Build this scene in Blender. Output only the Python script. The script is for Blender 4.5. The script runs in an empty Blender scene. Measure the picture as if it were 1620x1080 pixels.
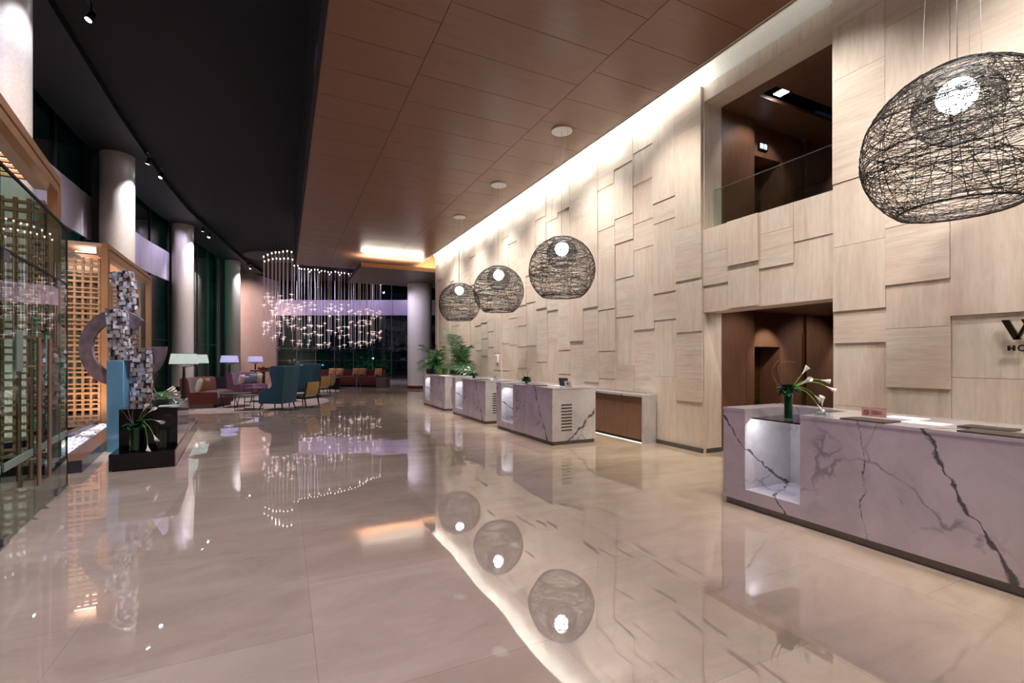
import bpy, bmesh, math, random
from mathutils import Vector, Matrix
PI = math.pi
C = bpy.context.scene.collection
S = bpy.context.scene
random.seed(7)

# ------------------------------------------------------------------ camera
H = 1.57                                   # eye height
F = 749.0                                  # focal length in pixels of a 1620 wide frame
YAW = math.atan(360.0 / F)
CS, SN = math.cos(YAW), math.sin(YAW)
FWD = Vector((SN, CS, 0)); RGT = Vector((CS, -SN, 0))
HOR = 568.0
cam = bpy.data.cameras.new('camera'); camo = bpy.data.objects.new('camera', cam); C.objects.link(camo)
camo.location = (0, 0, H); camo.rotation_euler = (PI / 2, 0, -YAW)
cam.sensor_width = 36; cam.lens = F / 1620 * 36; cam.shift_y = (HOR - 540) / 1620
cam.clip_start = 0.05; cam.clip_end = 300
S.camera = camo

def at(d, px, z=0.0):                      # point at camera depth d in the direction of column px
    v = FWD * d + RGT * ((px - 810) / F * d)
    return Vector((v.x, v.y, z))

# ------------------------------------------------------------------ mesh builder
class MB:
    def __init__(s): s.v = []; s.f = []; s.m = []; s.s = []; s.uv = []
    def add(s, vs, fs, smooth=False, mi=0, uvs=None):
        o = len(s.v); s.v += [tuple(v) for v in vs]
        for k, f in enumerate(fs):
            s.f.append(tuple(i + o for i in f)); s.m.append(mi); s.s.append(smooth)
            s.uv.append(uvs[k] if uvs else None)
        return s
    def box(s, x0, x1, y0, y1, z0, z1, mi=0, M=None, uvf=None):
        vs = [Vector((x, y, z)) for x in (x0, x1) for y in (y0, y1) for z in (z0, z1)]
        fs = [(0, 1, 3, 2), (4, 6, 7, 5), (0, 4, 5, 1), (2, 3, 7, 6), (0, 2, 6, 4), (1, 5, 7, 3)]
        uvs = None
        if uvf: uvs = [[uvf(vs[i]) for i in f] for f in fs]
        if M: vs = [M @ v for v in vs]
        return s.add(vs, fs, False, mi, uvs)
    def rbox(s, x0, x1, y0, y1, z0, z1, r=0.02, seg=2, mi=0, M=None):
        bm = bmesh.new(); bmesh.ops.create_cube(bm, size=1)
        for v in bm.verts:
            v.co = Vector(((x0 + x1) / 2 + v.co.x * (x1 - x0), (y0 + y1) / 2 + v.co.y * (y1 - y0), (z0 + z1) / 2 + v.co.z * (z1 - z0)))
        bmesh.ops.bevel(bm, geom=list(bm.edges), offset=r, segments=seg, affect='EDGES', profile=0.5)
        bm.verts.ensure_lookup_table()
        vs = [v.co.copy() for v in bm.verts]
        if M: vs = [M @ v for v in vs]
        s.add(vs, [[v.index for v in f.verts] for f in bm.faces], True, mi); bm.free(); return s
    def lathe(s, prof, seg=24, c=(0, 0, 0), mi=0, smooth=True, cap=True, M=None, sx=1, sy=1):
        vs = []; fs = []; n = len(prof)
        for r, z in prof:
            for k in range(seg):
                a = 2 * PI * k / seg
                vs.append(Vector((c[0] + r * math.cos(a) * sx, c[1] + r * math.sin(a) * sy, c[2] + z)))
        for i in range(n - 1):
            for k in range(seg):
                k2 = (k + 1) % seg
                fs.append((i * seg + k, i * seg + k2, (i + 1) * seg + k2, (i + 1) * seg + k))
        if cap:
            fs.append(tuple(range(seg))[::-1]); fs.append(tuple((n - 1) * seg + k for k in range(seg)))
        if M: vs = [M @ v for v in vs]
        return s.add(vs, fs, smooth, mi)
    def sphere(s, c, r, seg=20, rings=12, mi=0, sz=1, sx=1, sy=1):
        prof = [(max(1e-4, r * math.sin(PI * i / rings)), -r * sz * math.cos(PI * i / rings)) for i in range(rings + 1)]
        return s.lathe(prof, seg, c, mi, True, False, None, sx, sy)
    def tube(s, pts, rad, seg=6, mi=0, closed=False, smooth=True, cap=True):
        pts = [Vector(p) for p in pts]; n = len(pts)
        R = rad if isinstance(rad, (list, tuple)) else [rad] * n
        vs = []; fs = []; up = None
        for i, p in enumerate(pts):
            if closed: t = pts[(i + 1) % n] - pts[i - 1]
            else: t = pts[min(i + 1, n - 1)] - pts[max(i - 1, 0)]
            if t.length < 1e-9: t = Vector((0, 0, 1))
            t.normalize()
            if up is None: up = Vector((0, 0, 1)) if abs(t.z) < .9 else Vector((1, 0, 0))
            a = up - t * up.dot(t)
            if a.length < 1e-6: a = t.orthogonal()
            a.normalize(); up = a; b = t.cross(a)
            for k in range(seg):
                an = 2 * PI * k / seg
                vs.append(p + (a * math.cos(an) + b * math.sin(an)) * R[i])
        m = n if closed else n - 1
        for i in range(m):
            j = (i + 1) % n
            for k in range(seg):
                k2 = (k + 1) % seg
                fs.append((i * seg + k, i * seg + k2, j * seg + k2, j * seg + k))
        if cap and not closed:
            fs.append(tuple(range(seg))[::-1]); fs.append(tuple((n - 1) * seg + k for k in range(seg)))
        return s.add(vs, fs, smooth, mi)
    def prism(s, poly, z0, z1, mi=0, M=None, smooth=False):       # polygon in xy, extruded in z
        n = len(poly)
        vs = [Vector((p[0], p[1], z0)) for p in poly] + [Vector((p[0], p[1], z1)) for p in poly]
        fs = [tuple(range(n))[::-1], tuple(range(n, 2 * n))] + [(i, (i + 1) % n, n + (i + 1) % n, n + i) for i in range(n)]
        if M: vs = [M @ v for v in vs]
        return s.add(vs, fs, smooth, mi)
    def strip(s, line, z0, z1, th, mi=0):                         # vertical slab following a plan polyline
        n = len(line); vs = []; fs = []
        for i, p in enumerate(line):
            a = Vector(line[max(i - 1, 0)]).to_2d(); b = Vector(line[min(i + 1, n - 1)]).to_2d()
            t = (b - a).normalized(); nn = Vector((-t.y, t.x)) * th
            vs += [(p[0], p[1], z0), (p[0], p[1], z1), (p[0] + nn.x, p[1] + nn.y, z0), (p[0] + nn.x, p[1] + nn.y, z1)]
        for i in range(n - 1):
            o = 4 * i; q = o + 4
            fs += [(o, o + 1, q + 1, q), (o + 2, q + 2, q + 3, o + 3), (o + 1, o + 3, q + 3, q + 1), (o, q, q + 2, o + 2)]
        fs += [(0, 2, 3, 1), (4 * n - 4, 4 * n - 3, 4 * n - 1, 4 * n - 2)]
        return s.add(vs, fs, False, mi)
    def build(s, name, mats, parent=None, loc=None, rz=0.0, label=None, sharp=40):
        me = bpy.data.meshes.new(name); me.from_pydata(s.v, [], s.f)
        if not isinstance(mats, (list, tuple)): mats = [mats]
        for m in mats: me.materials.append(m)
        me.polygons.foreach_set('material_index', s.m); me.polygons.foreach_set('use_smooth', s.s)
        if any(u is not None for u in s.uv):
            L = me.uv_layers.new(name='UVMap'); k = 0
            for p, u in zip(me.polygons, s.uv):
                for j, li in enumerate(p.loop_indices):
                    L.data[li].uv = u[j] if u else (0, 0)
        bm = bmesh.new(); bm.from_mesh(me); bmesh.ops.recalc_face_normals(bm, faces=bm.faces); bm.to_mesh(me); bm.free()
        if any(s.s): me.set_sharp_from_angle(angle=math.radians(sharp))
        me.update()
        o = bpy.data.objects.new(name, me); C.objects.link(o)
        if parent: o.parent = parent
        if loc is not None: o.location = loc
        if rz: o.rotation_euler = (0, 0, rz)
        if label: o['label'] = label
        return o

def tag(o, label, cat, group=None, kind=None):
    o['label'] = label; o['category'] = cat
    if group: o['group'] = group
    if kind: o['kind'] = kind
    return o
def thing(name, label, cat, loc=(0, 0, 0), rz=0.0, group=None):
    o = bpy.data.objects.new(name, None); C.objects.link(o); o.empty_display_size = .1
    o.location = loc; o.rotation_euler = (0, 0, rz)
    return tag(o, label, cat, group)
def struct(o, label, cat='room'):
    return tag(o, label, cat, None, 'structure')
def dup(root, loc, rz=None, label=None, group=None, keep=None):
    r = root.copy(); C.objects.link(r); r.location = loc
    if rz is not None: r.rotation_euler = (0, 0, rz)
    if label: r['label'] = label
    if group: r['group'] = group
    for ch in list(root.children):
        c = ch.copy(); C.objects.link(c); c.parent = r
        for g in list(ch.children):
            e = g.copy(); C.objects.link(e); e.parent = c
    return r

# ------------------------------------------------------------------ materials
def lin(h):
    h = h.lstrip('#'); o = []
    for i in (0, 2, 4):
        c = int(h[i:i + 2], 16) / 255
        o.append(c / 12.92 if c <= .04045 else ((c + .055) / 1.055) ** 2.4)
    return (o[0], o[1], o[2], 1)
class NT:
    def __init__(s, name):
        s.m = bpy.data.materials.new(name); s.m.use_nodes = True
        s.t = s.m.node_tree; s.n = s.t.nodes; s.b = s.n['Principled BSDF']; s.out = s.n['Material Output']
    def node(s, ty, **kw):
        n = s.n.new(ty)
        for k, v in kw.items():
            if k.startswith('i_'): n.inputs[k[2:].replace('_', ' ')].default_value = v
            else: setattr(n, k, v)
        return n
    def link(s, a, b): s.t.links.new(a, b)
    def ramp(s, fac, stops, interp='LINEAR'):
        n = s.node('ShaderNodeValToRGB'); n.color_ramp.interpolation = interp
        e = n.color_ramp.elements
        e[0].position, e[0].color = stops[0]; e[1].position, e[1].color = stops[-1]
        for p, c in stops[1:-1]:
            x = e.new(p); x.color = c
        s.link(fac, n.inputs[0]); return n.outputs[0]
    def math(s, op, a, b=None, c=None, clamp=False):
        n = s.node('ShaderNodeMath', operation=op); n.use_clamp = clamp
        for i, x in enumerate((a, b, c)):
            if x is None: continue
            if isinstance(x, (int, float)): n.inputs[i].default_value = x
            else: s.link(x, n.inputs[i])
        return n.outputs[0]
    def mix(s, fac, a, b, blend='MIX'):
        n = s.node('ShaderNodeMix', data_type='RGBA', blend_type=blend)
        for i, x in ((0, fac), (6, a), (7, b)):
            if isinstance(x, (int, float)): n.inputs[i].default_value = x
            elif isinstance(x, tuple): n.inputs[i].default_value = x
            else: s.link(x, n.inputs[i])
        return n.outputs[2]
    def coord(s, which='Object', scale=(1, 1, 1), rot=(0, 0, 0), loc=(0, 0, 0)):
        tc = s.node('ShaderNodeTexCoord'); mp = s.node('ShaderNodeMapping')
        mp.inputs['Scale'].default_value = scale; mp.inputs['Rotation'].default_value = rot; mp.inputs['Location'].default_value = loc
        s.link(tc.outputs[which], mp.inputs[0]); return mp.outputs[0]
    def noise(s, vec, scale=5, detail=4, rough=.5, dist=0.0):
        n = s.node('ShaderNodeTexNoise'); n.inputs['Scale'].default_value = scale; n.inputs['Detail'].default_value = detail
        n.inputs['Roughness'].default_value = rough; n.inputs['Distortion'].default_value = dist
        s.link(vec, n.inputs['Vector']); return n.outputs['Fac']
    def bump(s, h, strength=.2, dist=.01):
        n = s.node('ShaderNodeBump'); n.inputs['Strength'].default_value = strength; n.inputs['Distance'].default_value = dist
        s.link(h, n.inputs['Height']); s.link(n.outputs[0], s.b.inputs['Normal'])
    def base(s, x):
        if isinstance(x, tuple): s.b.inputs['Base Color'].default_value = x
        else: s.link(x, s.b.inputs['Base Color'])
    def set(s, **kw):
        for k, v in kw.items(): s.b.inputs[k.replace('_', ' ')].default_value = v
        return s

def plain(name, col, rough=.5, metal=0.0, var=.08, scale=30, bump=0.0, **kw):
    t = NT(name); c = lin(col); v = t.coord('Object')
    n = t.noise(v, scale, 3)
    lo = tuple(x * (1 - var) for x in c[:3]) + (1,); hi = tuple(min(1, x * (1 + var)) for x in c[:3]) + (1,)
    t.base(t.ramp(n, [(.3, lo), (.7, hi)])); t.set(Roughness=rough, Metallic=metal)
    if bump: t.bump(n, bump, .01)
    for k, x in kw.items(): t.b.inputs[k.replace('_', ' ')].default_value = x
    return t.m
def emit(name, col, strength):
    t = NT(name); t.base((.8, .8, .8, 1)); t.b.inputs['Emission Color'].default_value = lin(col)
    t.b.inputs['Emission Strength'].default_value = strength; return t.m
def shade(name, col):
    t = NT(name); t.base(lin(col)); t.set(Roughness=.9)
    t.b.inputs['Emission Color'].default_value = lin(col); t.b.inputs['Emission Strength'].default_value = .45  # glow added as emission; the tint is coloured light put into the shade
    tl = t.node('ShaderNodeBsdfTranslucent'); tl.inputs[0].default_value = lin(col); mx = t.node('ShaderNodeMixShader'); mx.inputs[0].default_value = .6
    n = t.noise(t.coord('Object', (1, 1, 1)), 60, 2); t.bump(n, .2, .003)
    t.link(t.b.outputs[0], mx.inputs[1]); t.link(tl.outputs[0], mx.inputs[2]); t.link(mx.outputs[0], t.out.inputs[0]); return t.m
def wood(name, a, b, axis='Z', rough=.4, scale=1.0, fine=14, panel=None):
    t = NT(name)
    sc = {'X': (.5, fine, fine), 'Y': (fine, .5, fine), 'Z': (fine, fine, .5)}[axis]
    v = t.coord('Object', tuple(k * scale for k in sc))
    n = t.noise(v, 2.2, 6, .6, .6); w = t.noise(v, 9, 3, .5)
    f = t.math('ADD', t.math('MULTIPLY', n, .75), t.math('MULTIPLY', w, .25))
    col = t.ramp(f, [(.3, lin(a)), (.52, lin(b)), (.75, lin(a))])
    t.base(col); t.set(Roughness=rough); t.bump(f, .05, .005); return t.m
def glass(name, tint, refl=1.0, ior=1.5):
    t = NT(name); t.n.remove(t.b)
    tr = t.node('ShaderNodeBsdfTransparent'); tr.inputs[0].default_value = lin(tint)
    gl = t.node('ShaderNodeBsdfGlossy'); gl.inputs['Roughness'].default_value = 0.0; gl.inputs[0].default_value = (refl, refl, refl, 1)
    fr = t.node('ShaderNodeFresnel'); fr.inputs[0].default_value = ior
    mx = t.node('ShaderNodeMixShader'); geo = t.node('ShaderNodeNewGeometry'); t.link(t.math('MULTIPLY', fr.outputs[0], t.math('SUBTRACT', 1.0, geo.outputs['Backfacing'])), mx.inputs[0]); t.link(tr.outputs[0], mx.inputs[1]); t.link(gl.outputs[0], mx.inputs[2])
    t.link(mx.outputs[0], t.out.inputs[0]); return t.m

def m_floor():
    t = NT('polished marble floor'); geo = t.node('ShaderNodeNewGeometry')
    sw = t.node('ShaderNodeMapping'); sw.inputs['Rotation'].default_value = (0, 0, PI / 2); sw.inputs['Location'].default_value = (.35, -.15, 0)
    t.link(geo.outputs['Position'], sw.inputs[0])
    br = t.node('ShaderNodeTexBrick'); br.offset = .5; t.link(sw.outputs[0], br.inputs['Vector'])
    for k, x in (('Scale', 1.0), ('Mortar Size', .0018), ('Mortar Smooth', .3), ('Brick Width', 1.3), ('Row Height', 1.23), ('Bias', 0.0)): br.inputs[k].default_value = x
    br.inputs['Color1'].default_value = lin('#c7b69f'); br.inputs['Color2'].default_value = lin('#baa990'); br.inputs['Mortar'].default_value = lin('#9d8e7e')
    p = geo.outputs['Position']
    mp = t.node('ShaderNodeMapping'); mp.inputs['Scale'].default_value = (1, 2.4, 1); mp.inputs['Rotation'].default_value = (0, 0, .5); t.link(p, mp.inputs[0])
    n1 = t.noise(mp.outputs[0], .8, 7, .6, 1.2); n2 = t.noise(mp.outputs[0], 3.5, 8, .65, 2.0)
    cl = t.ramp(n1, [(.3, lin('#dfdcda')), (.7, lin('#ffffff'))])
    vein = t.ramp(n2, [(.47, (0, 0, 0, 1)), (.5, (1, 1, 1, 1)), (.53, (0, 0, 0, 1))])
    c = t.mix(1.0, br.outputs['Color'], cl, 'MULTIPLY')
    c = t.mix(t.math('MULTIPLY', vein, .10), c, lin('#cbbfb4'))
    t.base(c); t.set(Roughness=.02, IOR=3.6)
    w = t.noise(p, 1.1, 1, .4); mp2 = t.math('MULTIPLY', w, 1.0)
    t.bump(mp2, .25, .02); return t.m
def m_stone():
    t = NT('travertine cladding'); uv = t.node('ShaderNodeTexCoord').outputs['UV']
    mp = t.node('ShaderNodeMapping'); mp.inputs['Scale'].default_value = (.5, 5.5, 1); t.link(uv, mp.inputs[0])
    n = t.noise(mp.outputs[0], 1.6, 8, .62, .7)
    mp2 = t.node('ShaderNodeMapping'); mp2.inputs['Scale'].default_value = (1.6, 9, 1); t.link(uv, mp2.inputs[0])
    n2 = t.noise(mp2.outputs[0], 2.5, 5, .6, .4)
    cl = t.noise(uv, .9, 3, .5)
    c = t.ramp(n, [(.25, lin('#c9bbaa')), (.45, lin('#d9cdbf')), (.6, lin('#e1d7cb')), (.8, lin('#d3c6b6'))])
    c = t.mix(t.ramp(cl, [(.4, (0, 0, 0, 1)), (.75, (.5, .5, .5, 1))]), c, lin('#d3b3a3'))
    c = t.mix(.14, c, t.ramp(n2, [(.35, lin('#ae977f')), (.6, lin('#e8ddd1'))]))
    t.base(c); t.set(Roughness=.62); t.bump(t.math('ADD', n, t.math('MULTIPLY', n2, .7)), .35, .012); return t.m
def m_marble():
    t = NT('white veined marble'); tc = t.node('ShaderNodeTexCoord'); v = tc.outputs['Object']
    sep = t.node('ShaderNodeSeparateXYZ'); t.link(v, sep.inputs[0])
    ns = t.node('ShaderNodeTexNoise'); ns.inputs['Scale'].default_value = 1.7; ns.inputs['Detail'].default_value = 6; t.link(v, ns.inputs['Vector'])
    vm = t.node('ShaderNodeVectorMath', operation='MULTIPLY_ADD'); t.link(ns.outputs['Color'], vm.inputs[0]); vm.inputs[1].default_value = (.9, .9, .9); t.link(v, vm.inputs[2])
    vo = t.node('ShaderNodeTexVoronoi', feature='DISTANCE_TO_EDGE'); vo.inputs['Scale'].default_value = 1.05; t.link(vm.outputs[0], vo.inputs['Vector'])
    gate = t.noise(v, 2.3, 3, .5)
    thin = t.ramp(vo.outputs['Distance'], [(0, (1, 1, 1, 1)), (.006, (.8, .8, .8, 1)), (.022, (0, 0, 0, 1))])
    thin = t.math('MULTIPLY', thin, t.ramp(gate, [(.47, (0, 0, 0, 1)), (.62, (1, 1, 1, 1))]))
    wob = t.math('SUBTRACT', t.noise(v, 6.0, 7, .62), .5)
    wob2 = t.math('SUBTRACT', t.noise(v, 2.0, 2, .5), .5)
    off = t.math('ADD', t.math('MULTIPLY', wob, .16), t.math('MULTIPLY', wob2, .25))
    thick = t.ramp(t.noise(v, 7.0, 2, .5), [(.4, (.008, .008, .008, 1)), (.72, (.05, .05, .05, 1))])
    def vein(k, m, th=1.0, xs=.5):                                        # y = k + m z
        e = t.math('SUBTRACT', t.math('MULTIPLY_ADD', sep.outputs['X'], xs, sep.outputs['Y']), t.math('MULTIPLY_ADD', sep.outputs['Z'], m, k))
        a = t.math('ABSOLUTE', t.math('ADD', e, off))
        q = t.math('SUBTRACT', 1.0, t.math('DIVIDE', a, t.math('MULTIPLY', thick, th)), clamp=True)
        return t.math('MULTIPLY', q, 1.6, clamp=True)
    big = t.math('MAXIMUM', vein(.16, .50), t.math('MULTIPLY', vein(1.72, .82, .7, -.5), 1.0))
    big = t.math('MAXIMUM', big, vein(1.05, .12, .2))
    cl = t.noise(vm.outputs[0], 1.5, 5, .6)
    base = t.ramp(cl, [(.3, lin('#aca7a9')), (.6, lin('#c8c3c3'))])
    sp = t.ramp(t.noise(v, 5.0, 5, .6, .8), [(.66, (0, 0, 0, 1)), (.73, (.7, .7, .7, 1))])
    c = t.mix(t.math('MAXIMUM', t.math('MULTIPLY', thin, .7), t.math('MULTIPLY', sp, .5)), base, lin('#77747a'))
    c = t.mix(big, c, lin('#58565a')); t.base(c); t.set(Roughness=.12); return t.m
def m_weave(name, a, b, sc=150, rough=.9):
    t = NT(name); v = t.coord('Object', (sc, sc, sc)); n = t.noise(v, 1.0, 2, .5)
    t.base(t.ramp(n, [(.4, lin(a)), (.62, lin(b))])); t.set(Roughness=rough); t.b.inputs['Sheen Weight'].default_value = .3
    t.bump(n, .3, .004); return t.m
def m_mosaic():
    t = NT('beaten silver tiles'); v = t.coord('Object', (1, 1, 1))
    br = t.node('ShaderNodeTexVoronoi'); br.inputs['Scale'].default_value = 14; br.distance = 'CHEBYCHEV'; br.inputs['Randomness'].default_value = .85; t.link(v, br.inputs['Vector'])
    col = t.ramp(br.outputs['Distance'], [(.0, lin('#f0eef4')), (.44, lin('#d4d1dc')), (.56, lin('#4a423c'))])
    t.base(col); t.set(Metallic=.7, Roughness=.2); geo = t.node('ShaderNodeNewGeometry')
    sb = t.node('ShaderNodeVectorMath', operation='SUBTRACT'); t.link(br.outputs['Color'], sb.inputs[0]); sb.inputs[1].default_value = (.5, .5, .5)
    ma = t.node('ShaderNodeVectorMath', operation='MULTIPLY_ADD'); t.link(sb.outputs[0], ma.inputs[0]); ma.inputs[1].default_value = (.9, .9, .9); t.link(geo.outputs['Normal'], ma.inputs[2])
    nr = t.node('ShaderNodeVectorMath', operation='NORMALIZE'); t.link(ma.outputs[0], nr.inputs[0]); t.link(nr.outputs[0], t.b.inputs['Normal']); return t.m
M = dict(
    floor=m_floor(), stone=m_stone(), marble=m_marble(), mosaic=m_mosaic(),
    wood_ceiling=wood('veneered ceiling', '#6b4c3b', '#7d5a47', 'X', .33, 1, 16),
    wood_end=wood('pale veneer', '#b07a4a', '#c48d5c', 'Z', .4, 1, 12),
    wood_red=wood('reddish walnut', '#5f4435', '#795744', 'Z', .4, 1, 6),
    wood_counter=wood('walnut doors', '#6a4b3d', '#86654f', 'Z', .35, 1, 8),
    timber=wood('oak portal', '#94704e', '#a88362', 'Y', .45, 1, 14),
    lattice=wood('oak lattice', '#a98465', '#c0a082', 'Z', .45, 1, 10),
    mahog=wood('mahogany', '#4a1d14', '#6b2e20', 'X', .3, 1, 10),
    black_ceiling=plain('black ceiling paint', '#060609', .8, var=.15, scale=.6),
    dark=plain('dark grey paint', '#151519', .6),
    soffit=plain('grey brown soffit', '#6a5a52', .5),
    white=plain('white plaster', '#ecebe6', .7, var=.03),
    beige=plain('beige plaster', '#b9a99c', .75, var=.05, scale=2),
    column=plain('brushed plaster column', '#c4bbb2', .38, var=.08, scale=18, bump=.15),
    spandrel=plain('pale metal panel', '#c9c2cc', .35, .2, var=.04, scale=3),
    steel=plain('brushed steel', '#9a9a9c', .3, .9, var=.05),
    bronze=plain('warm bronze bar', '#a48a74', .35, .6),
    kick=plain('brushed aluminium', '#6d6862', .35, .7),
    black=plain('black lacquer', '#0c0c0e', .3),
    wire=plain('black wire', '#14110f', .5),
    granite=plain('black granite', '#0b0b0d', .08, var=.5, scale=60),
    granite_side=plain('brown stone edge', '#6b5648', .2, var=.2, scale=30),
    curb=plain('dark slate curb', '#3c3a40', .25, var=.2, scale=40),
    pebble=plain('white pebble', '#dfdde2', .6, var=.1, scale=9),
    ring=plain('bronze plate', '#75666c', .4, .4, var=.3, scale=6, bump=.1),
    tealglass=plain('teal glass pedestal', '#628ea4', .12, 0, var=.15, scale=2),
    glass=glass('clear glass', '#d3e6df'), glass_t=glass('teal facade glass', '#b4dad4', 1.0, 1.6),
    glass_dark=glass('tinted facade glass', '#c4d6d2', .8, 1.5), glass_c=glass('vase glass', '#eef6f2'),
    glass_top=plain('dark glass', '#10181a', .05),
    frost=plain('frosted film', '#8fa39a', .6),
    rug=plain('cream wool rug', '#b6a394', .95, var=.18, scale=5, bump=.3),
    teal=m_weave('dark teal tweed', '#08344a', '#1a6280'), cream=m_weave('pale linen', '#b7c0bd', '#d6dbd6'),
    tan=m_weave('tan weave', '#b08d55', '#cfae78'), rust=m_weave('rust velvet', '#4f2018', '#763626'),
    plum=m_weave('plum velvet', '#5c3048', '#7e4860'), red=m_weave('dark red velvet', '#481412', '#6e201c'),
    cush=m_weave('ivory cushion', '#c9c6b0', '#e6e3d2'), cush_g=m_weave('grey cushion', '#7d93a0', '#a4b6bd'),
    cush_t=m_weave('tan striped cushion', '#8a6a40', '#c0995f', 30), cush_o=m_weave('orange patterned cushion', '#a84a22', '#f2c98a', 14),
    greywood=plain('grey oak', '#5c544e', .5), darkwood=plain('ebonised wood', '#1a1512', .35),
    leaf=plain('palm green', '#18581f', .45, var=.3, scale=6), leaf2=plain('deep leaf green', '#17502c', .35, var=.3, scale=20),
    stem=plain('flower stem', '#6f9a3e', .5), petal=plain('calla white', '#f0eee0', .5, var=.03), twig=plain('dry twig', '#7d5a40', .7),
    greenvase=plain('green filled glass', '#0d4a2a', .06), paper=plain('white paper', '#f2f0ee', .7, var=.02),
    pad=plain('black leather pad', '#3a332e', .4), card=plain('pink brown card', '#b08273', .6), cardw=plain('grey card', '#c9c7c4', .5),
    dgrey=plain('charcoal plastic', '#241f2a', .4), blue=plain('blue print', '#4a62a0', .5),
    letter=plain('dark bronze letter', '#2a1a10', .4, .5), olive=plain('brushed brass door', '#5a4d24', .35, .7, var=.15, scale=4),
    gold=plain('brass strip', '#7d6228', .35, .7), ground=plain('night paving', '#15181a', .8),
    bush=plain('dark hedge', '#1c3a20', .7, var=.5, scale=4), tealwall=plain('backdrop wall', '#3f7a74', .9, var=.5, scale=.8),
    greywall=plain('grey screen wall', '#5a5654', .8), candle=plain('wax candle', '#d2a860', .5),
    orange=plain('orange ornament', '#b0622e', .5), pot=plain('black planter', '#0d0d0d', .35),
    glow_teal=shade('linen shade glowing teal', '#dbe5e0'), glow_lilac=shade('linen shade glowing lilac', '#d6d1ec'),
    bulb=emit('lit globe', '#f2fbff', 18), lens=emit('spot lens', '#f0f4ff', 30), panel_lit=emit('lit ceiling slot', '#ffd9c0', 4.5),
    led=emit('led tip', '#ffe9e4', 2.2), rod=emit('edge lit acrylic', '#c99a8c', .2), star=emit('lit acrylic star', '#ffdcd6', .8),
    bluelight=emit('blue garden light', '#3a9ad0', 3), whitelight=emit('white garden light', '#e8f4ff', 5), screen=emit('lit display', '#c9d8ff', 1.6),
    ledstrip=emit('white led strip', '#fff4ea', 1.3),
)

def light(kind, name, loc, energy, col, rot=None, target=None, **kw):
    l = bpy.data.lights.new(name, kind); l.energy = energy; l.color = lin(col)[:3]
    for k, v in kw.items(): setattr(l, k, v)
    o = bpy.data.objects.new(name, l); C.objects.link(o); o.location = loc
    if target is not None: o.rotation_euler = (Vector(target) - Vector(loc)).to_track_quat('-Z', 'Y').to_euler()
    elif rot: o.rotation_euler = rot
    return o

# ================================================================== SETTING
WX = 6.32                                   # face of the stone wall
YB, YE = -6.0, 21.2                         # its ends
ZC, ZB = 6.2, 8.5                           # wood ceiling, black ceiling
struct(MB().box(-6.5, 13.2, YB, 50, -.2, 0).build('floor', M['floor']), 'polished beige marble floor reflecting the whole lobby', 'floor')

# ---- stone wall of projecting panels
W = MB(); OPY0, OPY1 = 3.656, 5.76
def panel(y0, y1, z0, z1, off, ori=None):
    ori = random.random() < .5 if ori is None else ori
    ou, ov = random.uniform(0, 50), random.uniform(0, 50); g = .002
    def uvf(p):
        a = p.y if True else 0; a = a + p.x
        return (a + ou, p.z + ov) if ori else (p.z + ov, a + ou)
    W.box(WX + .02 - off, WX + .1, y0 + g, y1 - g, z0 + g, z1 - g, 0, None, uvf)
def column_of(y0, y1, joints, zlo, zhi):    # joints: (z, ledge) from bottom to top
    zs = [zlo] + [j[0] for j in joints] + [zhi]; off = random.choice((.01, .02, .03)); ori = random.random() < .5
    for i in range(len(zs) - 1):
        panel(y0, y1, zs[i], zs[i + 1], off, ori)
        ori = not ori if random.random() < .75 else ori
        if i < len(joints):
            k = joints[i][1]
            off = min(.075, off + k * .62) if k else max(.004, off - random.choice((0, .008, .02)))
def rnd_joints(zlo, zhi):
    z = zlo + random.uniform(.3, 1.1); o = []
    while z < zhi - .3:
        o.append((z, random.choice((0, .018, .018, .03, .055)))); z += random.uniform(.45, 1.35)
    return o
ZT = 6.13
column_of(3.07, 3.656, [(.99, 0), (1.77, .035), (2.17, .035), (2.98, 0), (3.78, .02), (5.08, .02), (5.73, .012)], 0, ZT)
column_of(2.48, 3.07, [(1.25, .035), (1.92, 0), (2.42, .03), (3.08, .04), (4.5, .02), (5.4, .02)], 0, ZT)
column_of(1.9, 2.48, [(1.38, 0), (2.02, .05), (3.33, .04), (4.6, 0), (5.5, .02)], 0, ZT)
y = 1.9
while y > YB + .3:
    column_of(y - .58, y, rnd_joints(0, ZT), 0, ZT); y -= .58
# left of the opening, measured columns first
cols = [
    [(.84, .035), (2.04, .02), (2.94, .03), (3.86, .025), (5.53, .02)],
    [(1.25, 0), (2.3, .02), (2.8, .025), (4.11, .015), (4.49, .035)],
    [(.95, 0), (2.15, .03), (3.0, 0), (3.74, .012), (4.26, .012), (5.03, .015), (5.67, .015)],
    [(1.45, 0), (2.45, .02), (3.25, .02), (3.99, .03), (4.51, .02), (5.56, .015)],
    [(1.15, .012), (1.75, .015), (2.65, .018), (3.8, 0), (4.4, .015), (5.3, .015)],
    [(1.05, .03), (2.75, .06), (4.1, .03), (4.9, .015), (5.6, .012)],
    [(2.0, .05), (3.1, 0), (3.95, .02), (4.9, .03)],
    [(1.2, .015), (1.8, .02), (3.5, 0), (4.5, .02), (5.3, .03)],
    [(1.9, 0), (2.85, .045), (4.3, .02), (5.2, .015)],
    [(1.5, .02), (2.95, .045), (3.6, 0), (4.7, .02), (5.4, .015)],
]
y = OPY1
for k in range(27):
    y1 = min(y + .58, YE)
    if y1 - y > .1: column_of(y, y1, cols[k] if k < len(cols) else rnd_joints(0, ZT), 0, ZT)
    y += .58
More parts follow.
